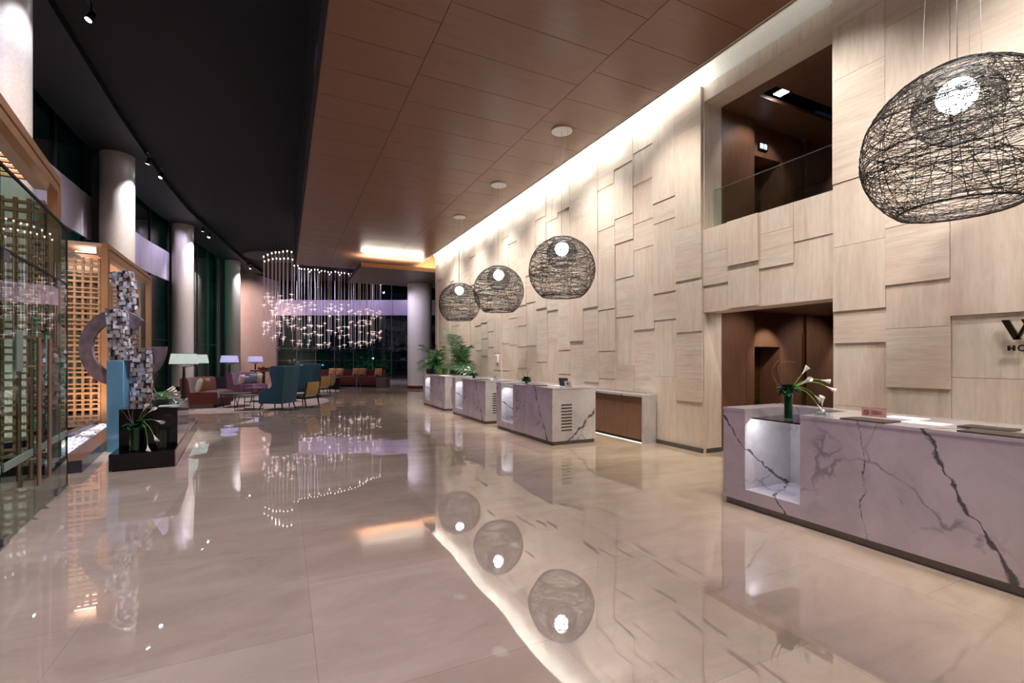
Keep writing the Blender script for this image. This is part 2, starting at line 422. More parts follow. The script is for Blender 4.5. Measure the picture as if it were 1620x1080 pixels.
# band between the two openings and lintel over the upper one
ob = [5.76, 5.26, 4.717, 4.197, 3.656]
oj = [[(2.79, .03), (3.32, 0)], [(3.03, .05)], [(2.9, .03), (3.4, 0)], [(3.18, .02)]]
for k in range(4):
    column_of(ob[k + 1], ob[k], oj[k], 2.37, 3.73)
    if k % 2 == 0: panel(ob[min(k + 2, 4)], ob[k], 5.89, ZT, .01, False)
st = W
# core behind the cladding
for a in ((YB, OPY0, 0, ZT), (OPY1, YE, 0, ZT), (OPY0, OPY1, 2.37, 3.73), (OPY0, OPY1, 5.89, ZT)):
    ou = random.uniform(0, 9)
    st.box(WX + .06, WX + .40, a[0], a[1], a[2], a[3], 0, None, lambda p, ou=ou: (p.z + ou, p.y + p.x + ou))
# smooth stone reveals of the two openings, flush with the cladding face
def uvr(p): return (p.z * 1.0 + 3, p.y * 1.0 + p.x)
for z0, z1 in ((0, 2.37), (3.73, 5.89)):
    st.box(WX + .004, WX + .41, OPY1 - .02, OPY1 + .002, z0, z1, 0, None, uvr)
    st.box(WX + .004, WX + .41, OPY0 - .002, OPY0 + .02, z0, z1, 0, None, uvr)
st.box(WX + .004, WX + .41, OPY0, OPY1, 2.35, 2.372, 0, None, lambda p: (p.y, p.x))
st.box(WX + .004, WX + .41, OPY0, OPY1, 5.87, 5.892, 0, None, lambda p: (p.y, p.x))
st.box(WX + .0, WX + .41, OPY0, OPY1, 3.71, 3.732, 0, None, lambda p: (p.y, p.x))
struct(W.build('wall_right', M['stone']), 'tall travertine wall of staggered projecting stone panels', 'wall')
b = MB()
for a, c in ((YB, OPY0), (OPY1, YE)): b.box(WX - .035, WX + .05, a, c, 0, .07)
b.box(WX + .05, WX + .40, OPY1 - .035, OPY1 + .05, 0, .07); struct(b.build('baseboard_right', M['kick']), 'grey metal skirting along the foot of the stone wall', 'skirting')

# ---- wood ceiling, cove, bulkhead
t = NT('wood ceiling joints')
cl = MB(); xs = [.51, 1.95, 4.47, 5.95]; ys = [YB]
yy = 3.72 - .86 * 11
while yy < 25.5: ys.append(yy); yy += .86
ys = [a for a in ys if a >= YB] + [25.5]
for i in range(3):
    sh = .43 if i == 1 else 0
    row = [YB] + [a + sh for a in ys if YB + .2 < a + sh < 25.3] + [25.5]
    for j in range(len(row) - 1):
        cl.box(xs[i] + .005, xs[i + 1] - .005, row[j] + .004, row[j + 1] - .004, ZC, ZC + .04)
cl.box(.51, 5.95, YB, 25.5, ZC + .03, ZC + .10)
struct(cl.build('ceiling', M['wood_ceiling']), 'dropped brown wood veneer ceiling over the reception side', 'ceiling')
struct(MB().box(.44, .51, YB, 25.5, ZC - .03, ZB).box(.44, 9.5, 25.5, 25.6, ZC, ZB).build('trim_1', M['black_ceiling']), 'black upstand edging the dropped wood ceiling', 'trim')
struct(MB().box(-7.5, 13.4, YB, 50, ZB, ZB + .2).build('ceiling_left', M['black_ceiling']), 'black upper ceiling above the lounge and entrance', 'ceiling')
cv = MB(); pr = []
for k in range(11):
    a = k / 10 * PI / 2
    pr.append((WX + .05 - .34 * (1 - math.cos(a)) * 1.0, 6.13 + .36 * math.sin(a)))
poly = [(WX + .02, 6.13)] + pr + [(5.97, 6.52), (WX + .30, 6.52), (WX + .30, 6.13)]
n = len(poly); vs = [(p[0], yv, p[1]) for yv in (YB, YE + .3) for p in poly]
cv.add(vs, [(i, (i + 1) % n, n + (i + 1) % n, n + i) for i in range(n)] + [tuple(range(n)), tuple(range(n, 2 * n))])
struct(cv.build('trim_2', M['white']), 'white curved light cove along the top of the stone wall', 'cove')
struct(MB().box(5.945, 5.965, YB, YE + .2, ZC - .012, ZC + .11).box(5.905, 5.918, YB, YE + .2, ZC - .006, ZC + .005).build('trim_3', M['white']), 'thin white bead edging the wood ceiling at the cove', 'trim')
# bulkhead beyond the end of the wall
bk = thing('bulkhead', 'floating grey brown ceiling slab with a lit wood edge at the far end', 'ceiling', (0, 0, 0)); bk['kind'] = 'structure'
MB().box(3.0, 10.5, 21.42, 26.3, 5.62, 5.72).build('slab', M['soffit'], bk)
MB().box(3.0, 10.5, 21.36, 21.42, 5.60, 5.78).build('fascia', M['wood_end'], bk)
MB().box(2.95, 3.0, 21.36, 26.3, 5.60, 5.74).build('side_fascia', M['dark'], bk)
struct(MB().box(6.0, 9.6, 23.9, 24.0, 5.72, 6.9).build('wall_end', M['wood_end']), 'small lit veneered wall above the bulkhead edge', 'wall')
struct(MB().box(WX + .41, 13.0, 21.0, 21.2, 0, ZB).build('wall_return', M['dark']), 'dark return wall behind the end of the stone wall', 'wall')
struct(MB().box(YB, 13.2, YB - .2, YB, 0, ZB).build('wall_back', M['beige']), 'beige wall behind the viewpoint', 'wall')
struct(MB().box(WX + .02, 13.2, YB, YB + .02, 0, ZB).build('wall_side', M['dark']), 'dark service wall behind the reception', 'wall')
struct(MB().box(12.9, 13.1, 21.2, 46, 0, ZB).build('wall_east', M['dark']), 'dark wall closing the far right of the lobby', 'wall')

# ---- facade on the left
FA = [(-4.7, -6), (-5.05, 0), (-5.35, 6), (-5.58, 11), (-5.72, 16.8), (-5.69, 22), (-5.5, 26), (-5.07, 29.1), (-4.6, 33), (-4.0, 37.5), (-3.05, 42)]
def fx(yv):
    for a, b2 in zip(FA, FA[1:]):
        if a[1] <= yv <= b2[1]: return a[0] + (b2[0] - a[0]) * (yv - a[1]) / (b2[1] - a[1])
    return FA[0][0] if yv < 0 else FA[-1][0]
def fline(y0, y1, step=1.5):
    n = max(1, round((y1 - y0) / step)); return [(fx(y0 + (y1 - y0) * k / n), y0 + (y1 - y0) * k / n) for k in range(n + 1)]
sp = MB()
L = fline(-6, 29.4)
for a, b2 in zip(L, L[1:]):
    d = Vector((b2[0] - a[0], b2[1] - a[1])).normalized() * .008
    sp.strip([(a[0] + d.x, a[1] + d.y), (b2[0] - d.x, b2[1] - d.y)], 5.45, 6.86, .10)
struct(sp.build('wall_left', M['spandrel']), 'pale lilac panel band running along the curved glass facade', 'wall')
bays = [(-6, 10.6, 1), (10.9, 19.5, 1), (19.9, 28.5, 1), (28.9, 37.3, 0), (37.7, 42, 0)]
for k, (a, b2, band) in enumerate(bays):
    w = thing('window_%d' % (k + 1), 'curved dark glass facade bay %s' % ['beside the entrance', 'behind the far timber portal', 'between the second and third pillars', 'between the two farthest pillars', 'past the last pillar'][k], 'window'); w['kind'] = 'structure'
    g = MB(); f = MB(); L = fline(a, b2, 2.1)
    for (z0, z1) in (((0.02, 5.45), (6.86, ZB)) if band else ((.02, ZB),)):
        g.strip([(p[0] - .04, p[1]) for p in L], z0, z1, .012)
        for p in L: f.box(p[0] - .14, p[0] + .0, p[1] - .02, p[1] + .02, z0, z1)
    for z in (2.5,): f.strip([(p[0] - .02, p[1]) for p in L], z - .02, z + .02, .05)
    g.build('pane', M['glass_t'] if k >= 3 else M['glass_dark'], w); f.build('mullion', M['steel'] if k >= 3 else M['dark'], w)
struct(MB().strip([(p[0] + 1.6, p[1]) for p in fline(-6, 42)], 8.28, ZB, 1.5).build('trim_4', M['dark']), 'dark dropped edge of the black ceiling along the facade', 'trim')
# round pillars
CP = [(-4.35, 10.8), (-4.96, 19.7), (-4.6, 28.6), (-3.2, 37.5)]
cn = ['nearest round pillar at the left edge beside the timber portal', 'second round pillar, rising behind the far timber portal', 'third round pillar beside the first floor lamps', 'farthest left round pillar by the beige wall']
for (x, yv), lb in zip(CP, cn):
    t_ = thing('column', lb, 'column', (x, yv, 0)); t_['kind'] = 'structure'
    MB().lathe([(.46, .22), (.46, 8.28)], 40).build('shaft', M['column'], t_)
    MB().lathe([(.47, 0), (.47, .22)], 40).build('base', M['black'], t_)
    MB().box(-.78, -.40, .25, .75, 0, 8.28).build('pier', M['greywall'], t_, label='dark flat pier behind the round pillar')
p = at(25.7, 664)
t_ = thing('column', 'lilac white round pillar standing at the end of the stone wall', 'column', (p.x, p.y, 0)); t_['kind'] = 'structure'
MB().lathe([(.65, .16), (.65, 5.62)], 48).build('shaft', M['white'], t_); MB().lathe([(.66, 0), (.66, .16)], 48).build('base', M['mahog'], t_)

# ---- far end: beige wall and glazed end wall
A0, A1 = Vector((-3.05, 42)), Vector((-.62, 46.85))
struct(MB().strip([(A0.x, A0.y), (A1.x, A1.y)], 0, ZB, .2).build('wall_far', M['beige']), 'tall blank beige wall at the far left end behind the lamps', 'wall')
r2 = Vector((RGT.x, RGT.y)); E0 = Vector((-.62, 46.85))
w = thing('window_6', 'full height dark glass end wall behind the long red sofa', 'window'); w['kind'] = 'structure'
g = MB(); f = MB(); brk = MB()
LN = 15.0; E1 = E0 + r2 * LN
for z0, z1 in ((.05, 5.45), (6.8, ZB)): g.strip([tuple(E0), tuple(E1)], z0, z1, .02)
for k in range(9):
    q = E0 + r2 * (.1 + 1.68 * k); f.tube([(q.x, q.y, 0), (q.x, q.y, 5.5)], .03, 6); f.tube([(q.x, q.y, 6.8), (q.x, q.y, ZB)], .03, 6)
    n3 = Vector((-FWD.x, -FWD.y)) * .12
    for sx, sz in ((1, 1), (1, -1), (-1, 1), (-1, -1)):
        e = q + r2 * (.28 * sx) + n3
        brk.tube([(q.x + n3.x, q.y + n3.y, 2.52), (e.x, e.y, 2.52 + .2 * sz)], .03, 5)
    brk.sphere((q.x + n3.x, q.y + n3.y, 2.52), .09, 10, 6)
for z in (.08, 1.46, 2.52):
    f.tube([(E0.x, E0.y, z), (E1.x, E1.y, z)], .025, 5)
g.build('pane', M['glass_dark'], w); f.build('mullion', M['steel'], w); brk.build('spider_bracket', M['steel'], w)
s2 = MB()
for k in range(7):
    a = E0 + r2 * (2.3 * k - 1.2 + .012); b2 = E0 + r2 * (2.3 * (k + 1) - 1.2 - .012)
    s2.strip([(a.x - FWD.x * .1, a.y - FWD.y * .1), (b2.x - FWD.x * .1, b2.y - FWD.y * .1)], 5.45, 6.8, .15)
struct(s2.build('wall_end_band', M['spandrel']), 'lilac metal panel band across the far glass end wall', 'wall')
gw = E0 + Vector((FWD.x, FWD.y)) * .5
ge = gw + r2 * 3.3
struct(MB().strip([tuple(gw), tuple(ge)], 0, 5.6, .2).build('wall_screen', M['greywall']), 'grey wall close outside the first panes of the end glazing', 'wall')

# ---- outdoors beyond the glass
struct(MB().box(-40, 60, -12, 90, -.35, -.22).build('ground', M['ground']), 'dark night paving outside the glass', 'ground')
struct(MB().strip([(-12, 8), (-11.5, 24), (-9.5, 38), (-6, 50), (-2, 58)], -.22, 9, .3).build('wall_backdrop', M['tealwall']), 'added teal lit backdrop wall outside the facade', 'wall')  # wall added outside to give the facade glass its teal glow
def bush(px, d, w_, h_, lb):
    q = at(d, px); m = MB(); rr = random.Random(int(px))
    for k in range(420):
        a = rr.uniform(0, 2 * PI); e = rr.uniform(0, 1) ** .5; zz = rr.uniform(0.02, 1)
        pr_ = math.sqrt(max(.05, 1 - (zz - .35) ** 2 * 1.6)); c = Vector((math.cos(a) * e * w_ * pr_, math.sin(a) * e * w_ * pr_, zz * h_))
        u = Vector((rr.gauss(0, 1), rr.gauss(0, 1), rr.gauss(0, .6))).normalized() * .17; v = u.orthogonal().normalized() * .06
        m.add([c - u, c + v, c + u, c - v], [(0, 1, 2, 3)])
    o = m.build('shrub', M['bush'], None, (q.x, q.y, -.22)); tag(o, lb, 'shrub', 'night shrubs outside the end glazing')
for i, (px, d, w_, h_) in enumerate(((512, 47, 1.3, 2.6), (545, 48, 1.5, 3.0), (577, 47, 1.4, 3.4), (606, 48, 1.5, 2.6), (634, 47, 1.3, 3.2))):
    bush(px, d, w_ * .68, h_, 'dark leafy shrub outside the end glass, %s' % ['behind the left cushions of the red sofa', 'between the two cushion pairs of the red sofa', 'behind the middle cushions of the red sofa', 'above the single right cushion of the red sofa', 'beside the lilac round pillar'][i])
for px, d, z, mt, lb in ((505, 46, 1.0, 'bluelight', 'pale blue garden lamp glowing outside, left of the far glass pair'), (510.5, 46, 1.0, 'bluelight', 'pale blue garden lamp glowing outside, beside the end mullion'), (590, 46, 1.65, 'whitelight', 'white garden lamp glowing outside above the single cushion')):
    q = at(d, px); t_ = thing('garden_lamp', lb, 'lamp', (q.x, q.y, -.22), 0, 'lamps outside the end glazing')
    MB().tube([(0, 0, 0), (0, 0, z + .2)], .03, 6).build('post', M['dark'], t_); MB().sphere((0, 0, z + .22), .09, 10, 6).build('globe', M[mt], t_)

# ---- lift lobbies behind the two openings
def lobby(z0, z1, tag_):
    YW = 5.9
    m = MB(); X0 = WX + .40
    hd = 1.80 if z0 < 1 else z0 + 1.86
    for a, c in ((7.6, 8.49), (10.15, 11.05)):
        pass
    m.box(X0, 7.6, YW - .13, YW + .1, z0, z1)
    m.box(8.49, 9.13, YW, YW + .1, z0, z1); m.box(9.28, 10.15, YW, YW + .1, z0, z1); m.box(11.05, 13, YW, YW + .1, z0, z1)
    m.box(9.13, 9.28, YW + .06, YW + .1, z0, z1)
    m.box(7.6, 8.49, YW, YW + .1, hd, z1); m.box(10.15, 11.05, YW, YW + .1, hd, z1)
    for a, c in ((7.6, 8.49), (10.15, 11.05)):
        m.box(a - .03, a, YW + .1, YW + .5, z0, hd); m.box(c, c + .03, YW + .1, YW + .5, z0, hd)
        m.box(a, c, YW + .1, YW + .5, hd, hd + .03)
    m.box(12.9, 13, 1.4, YW, z0, z1); m.box(X0, 13, 1.3, 1.4, z0, z1)
    struct(m.build('wall_lift_' + tag_, M['wood_red']), 'reddish walnut panelled wall of the %s lift lobby' % tag_, 'wall')
    struct(MB().box(9.145, 9.265, YW + .03, YW + .06, z0 + .0, z1 - .35).build('trim_5' if z0 < 1 else 'trim_6', M['gold']), 'brass strip on the walnut wall of the %s lift lobby' % tag_, 'trim')
    for i, (a, c) in enumerate(((7.6, 8.49), (10.15, 11.05))):
        t_ = thing('door_%d' % ((1 if z0 < 1 else 3) + i), '%s lift door with %s, in a walnut recess' % (('lower', 'upper')[z0 > 1], ('brass leaves nearer the stone jamb', 'brass leaves farther inside the lobby')[i]), 'door', (0, 0, z0)); t_['kind'] = 'structure'
        for k in (0, 1):
            x0 = a + (c - a) / 2 * k
            MB().box(x0 + .003, x0 + (c - a) / 2 - .003, YW + .42, YW + .47, .0, hd - z0).build('door_leaf', M['olive'], t_)
        if z0 < 1:
            lv = MB(); z = .75
            while z < 1.45: lv.box(a + .02, c - .02, YW + .405, YW + .42, z, z + .028); z += .05
            lv.build('ribbed_band', M['gold'], t_)
    if z0 > 1:
        c_ = MB().box(X0, 13, 1.4, 4.94, z1, z1 + .06).box(X0, 13, 5.24, YW, z1, z1 + .06).box(X0, 7.0, 4.94, 5.24, z1, z1 + .06)
        struct(c_.build('ceiling_upper', M['wood_red']), 'dark walnut ceiling of the upper lift lobby', 'ceiling')
        struct(MB().box(7.0, 13, 4.94, 5.24, z1 + .12, z1 + .16).build('ceiling_slot', M['black']), 'black recessed light slot in the upper lift lobby ceiling', 'ceiling')
        struct(MB().box(X0, 13, 1.4, YW, z0 - .3, z0).build('floor_upper', M['beige']), 'floor of the upper lift lobby', 'floor')
    else:
        struct(MB().box(X0, 13, 1.4, YW, z1, z1 + .06).build('ceiling_lower', M['wood_red']), 'dark walnut ceiling of the lower lift lobby', 'ceiling')
lobby(0, 2.44, 'lower'); lobby(3.45, 5.88, 'upper')
t_ = thing('downlight', 'square downlight with lit cells in the black slot of the upper lobby ceiling', 'light', (7.35, 5.09, 5.94))
MB().box(-.1, .1, -.1, .1, .0, .06).build('housing', M['black'], t_)
l_ = MB()
for a in (-.045, .045):
    for c in (-.045, .045): l_.box(a - .035, a + .035, c - .035, c + .035, -.008, .0)
l_.build('lens', M['lens'], t_)
t_ = thing('floor_indicator', 'small framed lift indicator above the upper lift door', 'sign', (7.98, 5.885, 5.50))
MB().box(-.12, .12, -.012, .012, -.075, .075).build('frame', M['black'], t_)
MB().box(-.09, -.01, -.016, -.01, -.045, .045).box(.015, .09, -.016, -.01, -.045, .045).build('display', M['screen'], t_)
# glass balustrade
t_ = thing('balustrade', 'frameless glass balustrade across the upper opening', 'railing', (WX + .22, 0, 3.73))
MB().box(0, .014, OPY0 + .03, OPY1 - .03, 0.002, .68).build('glass_panel', M['glass_c'], t_)
MB().box(-.002, .016, OPY0 + .03, OPY1 - .03, .68, .688).build('top_edge', M['steel'], t_)

# ================================================================== PENDANTS
def wire_ball(R, n, rw, seed, zlo, zhi, seg=44):
    rr = random.Random(seed); m = MB()
    for k in range(n):
        q = rr.random()
        if q < .72: tilt = abs(rr.gauss(0, .22))
        elif q < .9: tilt = rr.uniform(.3, .9)
        else: tilt = rr.uniform(1.1, 1.57)
        az = rr.uniform(0, 2 * PI); N = Vector((math.sin(tilt) * math.cos(az), math.sin(tilt) * math.sin(az), math.cos(tilt)))
        h = rr.uniform(zlo, zhi) * R if tilt < .9 else rr.uniform(-.35, .35) * R
        h = max(-.985 * R, min(.985 * R, h)); rad = math.sqrt(R * R - h * h); A = N.orthogonal().normalized(); B = N.cross(A); pts = []
        p1, p2 = rr.uniform(0, 7), rr.uniform(0, 7); jit = rr.uniform(.005, .05) * R
        for i in range(seg):
            a = 2 * PI * i / seg; p = N * h + (A * math.cos(a) + B * math.sin(a)) * rad
            p += N * (math.sin(2 * a + p1) + math.sin(3 * a + p2)) * jit; p = p.normalized() * R
            z = max(zlo * R, min(zhi * R, p.z)); rho = math.sqrt(max(1e-6, R * R - z * z)); f_ = rho / max(1e-5, math.hypot(p.x, p.y))
            pts.append(Vector((p.x * f_, p.y * f_, z)) * rr.uniform(.992, 1.006))
        m.tube(pts, rw * rr.uniform(.8, 1.3), 3, 0, True, False)
    for z in (zlo, zhi):
        rho = R * math.sqrt(1 - z * z)
        for q in range(3): m.tube([(rho * math.cos(2 * PI * i / seg), rho * math.sin(2 * PI * i / seg), z * R + q * .004) for i in range(seg)], rw * 1.5, 4, 0, True)
    return m
def pendant(label):
    t_ = thing('pendant_lamp', label, 'lamp', (0, 0, 0), 0, 'wire globe pendants along the reception')
    wire_ball(.67, 180, .0024, 5, -.80, .94).build('outer_shade', M['wire'], t_)
    b = wire_ball(.305, 72, .0019, 9, -.93, .8, 36).build('inner_shade', M['wire'], t_, (0, 0, .33))
    MB().sphere((0, 0, .43), .138, 24, 14).build('globe', M['bulb'], t_)
    MB().lathe([(.0, ZC - 3.37 - .03), (.21, ZC - 3.37 - .03), (.21, ZC - 3.37 - .004), (0, ZC - 3.37 - .004)], 40, cap=False, smooth=False).build('canopy', M['white'], t_)
    MB().tube([(0, 0, .55), (0, 0, ZC - 3.37 - .02)], .004, 5).build('power_cord', M['steel'], t_)
    for a in (0, 2.1, 4.2):
        x, yv = .16 * math.cos(a), .16 * math.sin(a)
        MB().tube([(x * 1.42, yv * 1.42, .63), (x, yv, ZC - 3.37 - .02)], .002, 4).build('cable', M['steel'], t_)
    return t_
PD = [(5.13, 1.98, 'large black wire globe pendant nearest the viewer, cut by the right edge'), (5.06, 8.2, 'black wire globe pendant hanging above the slotted desk, third from the far end'),
      (5.12, 11.47, 'middle black wire globe pendant of the far three'), (5.12, 14.6, 'farthest and smallest looking black wire globe pendant, above the palms')]
p0 = pendant(PD[0][2]); p0.location = (PD[0][0], PD[0][1], 3.37)
for x, yv, lb in PD[1:]: dup(p0, (x, yv, 3.37), random.uniform(0, 3), lb)

# ================================================================== RECEPTION DESKS
DX, DL = 4.37, 2.5
def desk(loc, label):
    t_ = thing('reception_desk', label, 'desk', loc, 0, 'marble reception desks')
    b = MB(); D = .95
    b.box(0, D, 0, 1.64, .07, 1.02)                              # main block
    b.box(0, D, 2.23, DL, .07, 1.02)                             # block past the niche
    b.box(0, D, 1.64, 2.23, .07, .20)                            # niche floor
    b.box(.74, D, 1.64, 2.23, .20, 1.02)                         # niche back
    b.build('body', M['marble'], t_)
    tp = MB().box(-.004, D, -.004, 1.642, 1.02, 1.045).box(-.004, D, 2.228, DL + .004, 1.02, 1.045).box(.74, D, 1.642, 2.228, 1.02, 1.045)
    tp.build('worktop', M['marble'], t_)
    MB().box(.06, .735, 1.645, 2.20, .945, .958).build('glass_shelf', M['glass_top'], t_, label='black edged glass shelf over the open niche')
    MB().box(.025, D - .02, .02, DL - .02, 0, .07).build('toe_kick', M['kick'], t_)
    v = MB()
    for k in range(9): v.box(.19, .42, -.006, .002, .26 + .058 * k, .276 + .058 * k)
    v.build('vent_slot', M['black'], t_)
    return t_
DY = [(1.2, 'nearest marble reception desk, with the calla lily vase in its niche'), (7.41, 'marble reception desk with black vent slots in plain view on its end'),
      (10.57, 'marble reception desk second from the far end, behind the slotted one'), (13.76, 'farthest marble reception desk, in front of the potted palms')]
d0 = desk((DX, DY[0][0], 0), DY[0][1])
for yv, lb in DY[1:]: dup(d0, (DX, yv, 0), 0, lb)
# low back counter against the wall
t_ = thing('back_counter', 'low white marble counter with walnut doors against the stone wall', 'counter', (5.97, 6.83, 0))
for a in (0, 3.03): MB().box(0, .31, a, a + .04, 0, .905).build('side_panel', M['marble'], t_)
MB().box(-.005, .31, .04, 3.03, .865, .905).build('counter_top', M['marble'], t_)
MB().box(.05, .30, .04, 3.03, .02, .06).build('plinth', M['black'], t_)
for k in range(5):
    MB().box(.045, .065, .043 + .5974 * k, .037 + .5974 * (k + 1), .06, .86).build('door', M['wood_counter'], t_)
MB().box(.035, .044, .05, 3.0, .004, .012).build('light_strip', M['ledstrip'], t_, label='thin glowing white strip at the foot of the doors')

# ---- things on the desks
ZD = 1.045
def pad(x, yv, lb, w_=.24, l_=.35, rz=0):
    m = MB().rbox(-w_ / 2, w_ / 2, -l_ / 2, l_ / 2, 0, .012, .004, 2); o = m.build('writing_pad', M['pad'], None, (x, yv, ZD + .001), rz)
    tag(o, lb, 'desk pad', 'dark writing pads on the desks')
def sheet(x, yv, lb, rz=0, s=(.21, .28)):
    o = MB().box(-s[0] / 2, s[0] / 2, -s[1] / 2, s[1] / 2, 0, .004).build('paper_sheet', M['paper'], None, (x, yv, ZD + .001), rz); tag(o, lb, 'paper', 'white papers on the desks')
pad(4.50, 2.32, 'dark writing pad at the front edge of the nearest desk, beside the lilies')
pad(4.50, 1.52, 'dark writing pad on the nearest desk, cut by the right edge')
pad(4.78, 1.66, 'dark writing pad lying behind the front pad under the dark letters', .2, .3)
sheet(4.72, 2.02, 'white paper between the two front pads on the nearest desk')
sheet(4.98, 2.28, 'white paper near the back of the nearest desk, beside the notice')
pad(4.55, 8.35, 'dark writing pad on the desk with the vent slots', .24, .5)
sheet(4.85, 8.05, 'white paper on the desk with the vent slots')
pad(4.57, 11.25, 'dark writing pad on the second farthest desk', .24, .5)
sheet(4.9, 11.3, 'white paper on the second farthest desk')
sheet(4.65, 14.6, 'white paper on the farthest desk, nearer its front', 0, (.3, .5)); pad(4.95, 14.9, 'dark writing pad on the farthest desk', .24, .5)
t_ = thing('notice_card', 'small pinkish brown no smoking notice propped on the nearest desk', 'sign', (4.86, 2.47, ZD))
MB().box(-.004, .004, -.1, .1, .001, .075).build('card', M['card'], t_)
rg = MB().tube([(-.006, .06 + .02 * math.cos(a), .037 + .02 * math.sin(a)) for a in [2 * PI * k / 20 for k in range(20)]], .0025, 4, 0, True)
rg.tube([(-.006, .074, .05), (-.006, .046, .024)], .0025, 4)
rg.box(-.0055, -.004, -.07, .02, .048, .051).box(-.0055, -.004, -.06, .015, .036, .039).box(-.0055, -.004, -.07, .02, .024, .027); rg.build('symbol', M['letter'], t_)
t_ = thing('card_holder', 'cut glass business card holder beside the lilies on the nearest desk', 'card holder', (4.47, 2.70, ZD))
b = MB().box(-.03, .03, -.055, .055, .001, .012).box(.022, .03, -.055, .055, .012, .04)
for k in range(9): b.lathe([(.004, 0), (.008, .012), (.003, .026)], 6, (-.022, -.05 + .0125 * k, .012))
b.build('holder', M['glass_c'], t_); MB().box(-.012, .014, -.045, .045, .012, .036).build('cards', M['cardw'], t_)
t_ = thing('tablet_stand', 'dark tablet and white card on a stand on the slotted desk', 'display', (4.87, 7.68, ZD), .35)
R_ = Matrix.Rotation(-.25, 4, 'Y')
MB().box(0, .014, -.02, .19, .0, .17, 0, R_).build('tablet', M['dgrey'], t_); MB().box(-.05, .09, .0, .17, .001, .01).build('base', M['paper'], t_)
MB().box(-.09, -.084, -.17, -.01, .0, .14, 0, R_).build('card', M['cardw'], t_); MB().lathe([(.001, 0), (.022, 0), (.022, .003), (.001, .003)], 16, cap=False, M=R_ @ Matrix.Translation((-.092, -.09, .09)) @ Matrix.Rotation(-PI / 2, 4, 'Y')).build('emblem', M['dgrey'], t_)
t_ = thing('card_stand', 'clear acrylic card stand on the second farthest desk', 'display', (4.72, 10.75, ZD), .2)
MB().box(-.004, .004, -.12, .12, .001, .13).build('card', M['cardw'], t_); MB().box(-.04, .04, -.125, .125, .001, .008).build('base', M['glass_c'], t_)
MB().lathe([(.001, 0), (.02, 0), (.02, .003), (.001, .003)], 14, cap=False, M=Matrix.Translation((-.005, .03, .085)) @ Matrix.Rotation(-PI / 2, 4, 'Y')).build('emblem', M['dgrey'], t_)
tag(MB().rbox(-.04, .04, -.05, .05, .001, .07, .006).build('small_box', M['mahog'], None, (5.05, 11.55, ZD)), 'small brown box at the back of the second farthest desk', 'box')
t_ = thing('hand_sanitiser', 'white wall dispenser with blue marking on the stone wall', 'dispenser', (WX - .02, at(1, 790).y / at(1, 790).x * WX, 1.46))
MB().rbox(-.09, -.005, -.07, .07, 0, .27, .012).build('case', M['paper'], t_); MB().box(-.094, -.089, -.02, .02, .08, .21).build('blue_mark', M['blue'], t_)

# ---- flower arrangements
def curve_pts(p0, p1, bend, n=9):
    p0, p1, bend = Vector(p0), Vector(p1), Vector(bend); o = []
    for i in range(n):
        s_ = i / (n - 1); o.append(p0.lerp(p1, s_) + bend * (4 * s_ * (1 - s_)))
    return o
def calla(parent, p0, p1, bend, sc=1.0):
    pts = curve_pts(p0, p1, bend); st_ = MB().tube(pts, .0045 * sc, 6).build('stem', M['stem'], parent)
    d = (pts[-1] - pts[-2]).normalized(); q = d.to_track_quat('Z', 'Y').to_matrix().to_4x4(); q.translation = pts[-1]
    m = MB(); vs = []; fs = []; n = 12; rows = 6
    for i in range(rows):
        s_ = i / (rows - 1)
        for k in range(n):
            a = 2 * PI * k / n; r = .004 + .022 * s_ ** 1.6; lip = .035 * s_ ** 2 * (.5 + .5 * math.cos(a)) ** 1.5
            vs.append(q @ (Vector((math.cos(a) * (r + lip * .5), math.sin(a) * r, .085 * s_ + lip * .8)) * sc))
    for i in range(rows - 1):
        for k in range(n): fs.append((i * n + k, i * n + (k + 1) % n, (i + 1) * n + (k + 1) % n, (i + 1) * n + k))
    m.add(vs, fs, True); m.build('bloom', M['petal'], parent)
def leaf_rosette(m, c, rr, n, sz):
    for k in range(n):
        a = rr.uniform(0, 2 * PI); e = rr.uniform(-.3, .9); d = Vector((math.cos(a) * math.cos(e), math.sin(a) * math.cos(e), math.sin(e)))
        s_ = d.cross(Vector((0, 0, 1))).normalized(); u = s_.cross(d); b0 = Vector(c) + d * sz * .15; vs = []; fs = []
        for i in range(6):
            q = i / 5; w_ = sz * .42 * math.sin(PI * (q * .9 + .08)); ctr = b0 + d * sz * q + u * (-.35 * sz * q * q)
            vs += [ctr - s_ * w_ + u * w_ * .3, ctr, ctr + s_ * w_ + u * w_ * .3]
        for i in range(5):
            o = i * 3; fs += [(o, o + 1, o + 4, o + 3), (o + 1, o + 2, o + 5, o + 4)]
        m.add(vs, fs, True)
def arrangement(loc, label, vh, vr, flowers, twigs, seed, leafsz=.09, nleaf=16, glassy='greenvase', sc=1.0, group=None):
    t_ = thing('flower_vase', label, 'vase of flowers', loc, -YAW, group); rr = random.Random(seed)
    MB().lathe([(0, 0), (vr, 0), (vr, vh), (vr * .92, vh), (vr * .92, .012), (0, .012)], 28, cap=False).build('vase', M['glass_c'], t_)
    if glassy == 'greenvase': MB().lathe([(vr * .88, .015), (vr * .88, vh * .96)], 20).build('wrapped_leaf', M['greenvase'], t_)
    m = MB(); leaf_rosette(m, (0, 0, vh), rr, nleaf, leafsz); m.build('foliage', M['leaf2'], t_)
    for p1, bd in flowers: calla(t_, (0, 0, vh - .02), p1, bd, sc)
    if twigs:
        m = MB()
        for p1, bd in twigs: m.tube(curve_pts((0, 0, vh - .02), p1, bd, 12), [.005 - .0003 * i for i in range(12)], 5)
        m.build('twig', M['twig'], t_)
    return t_
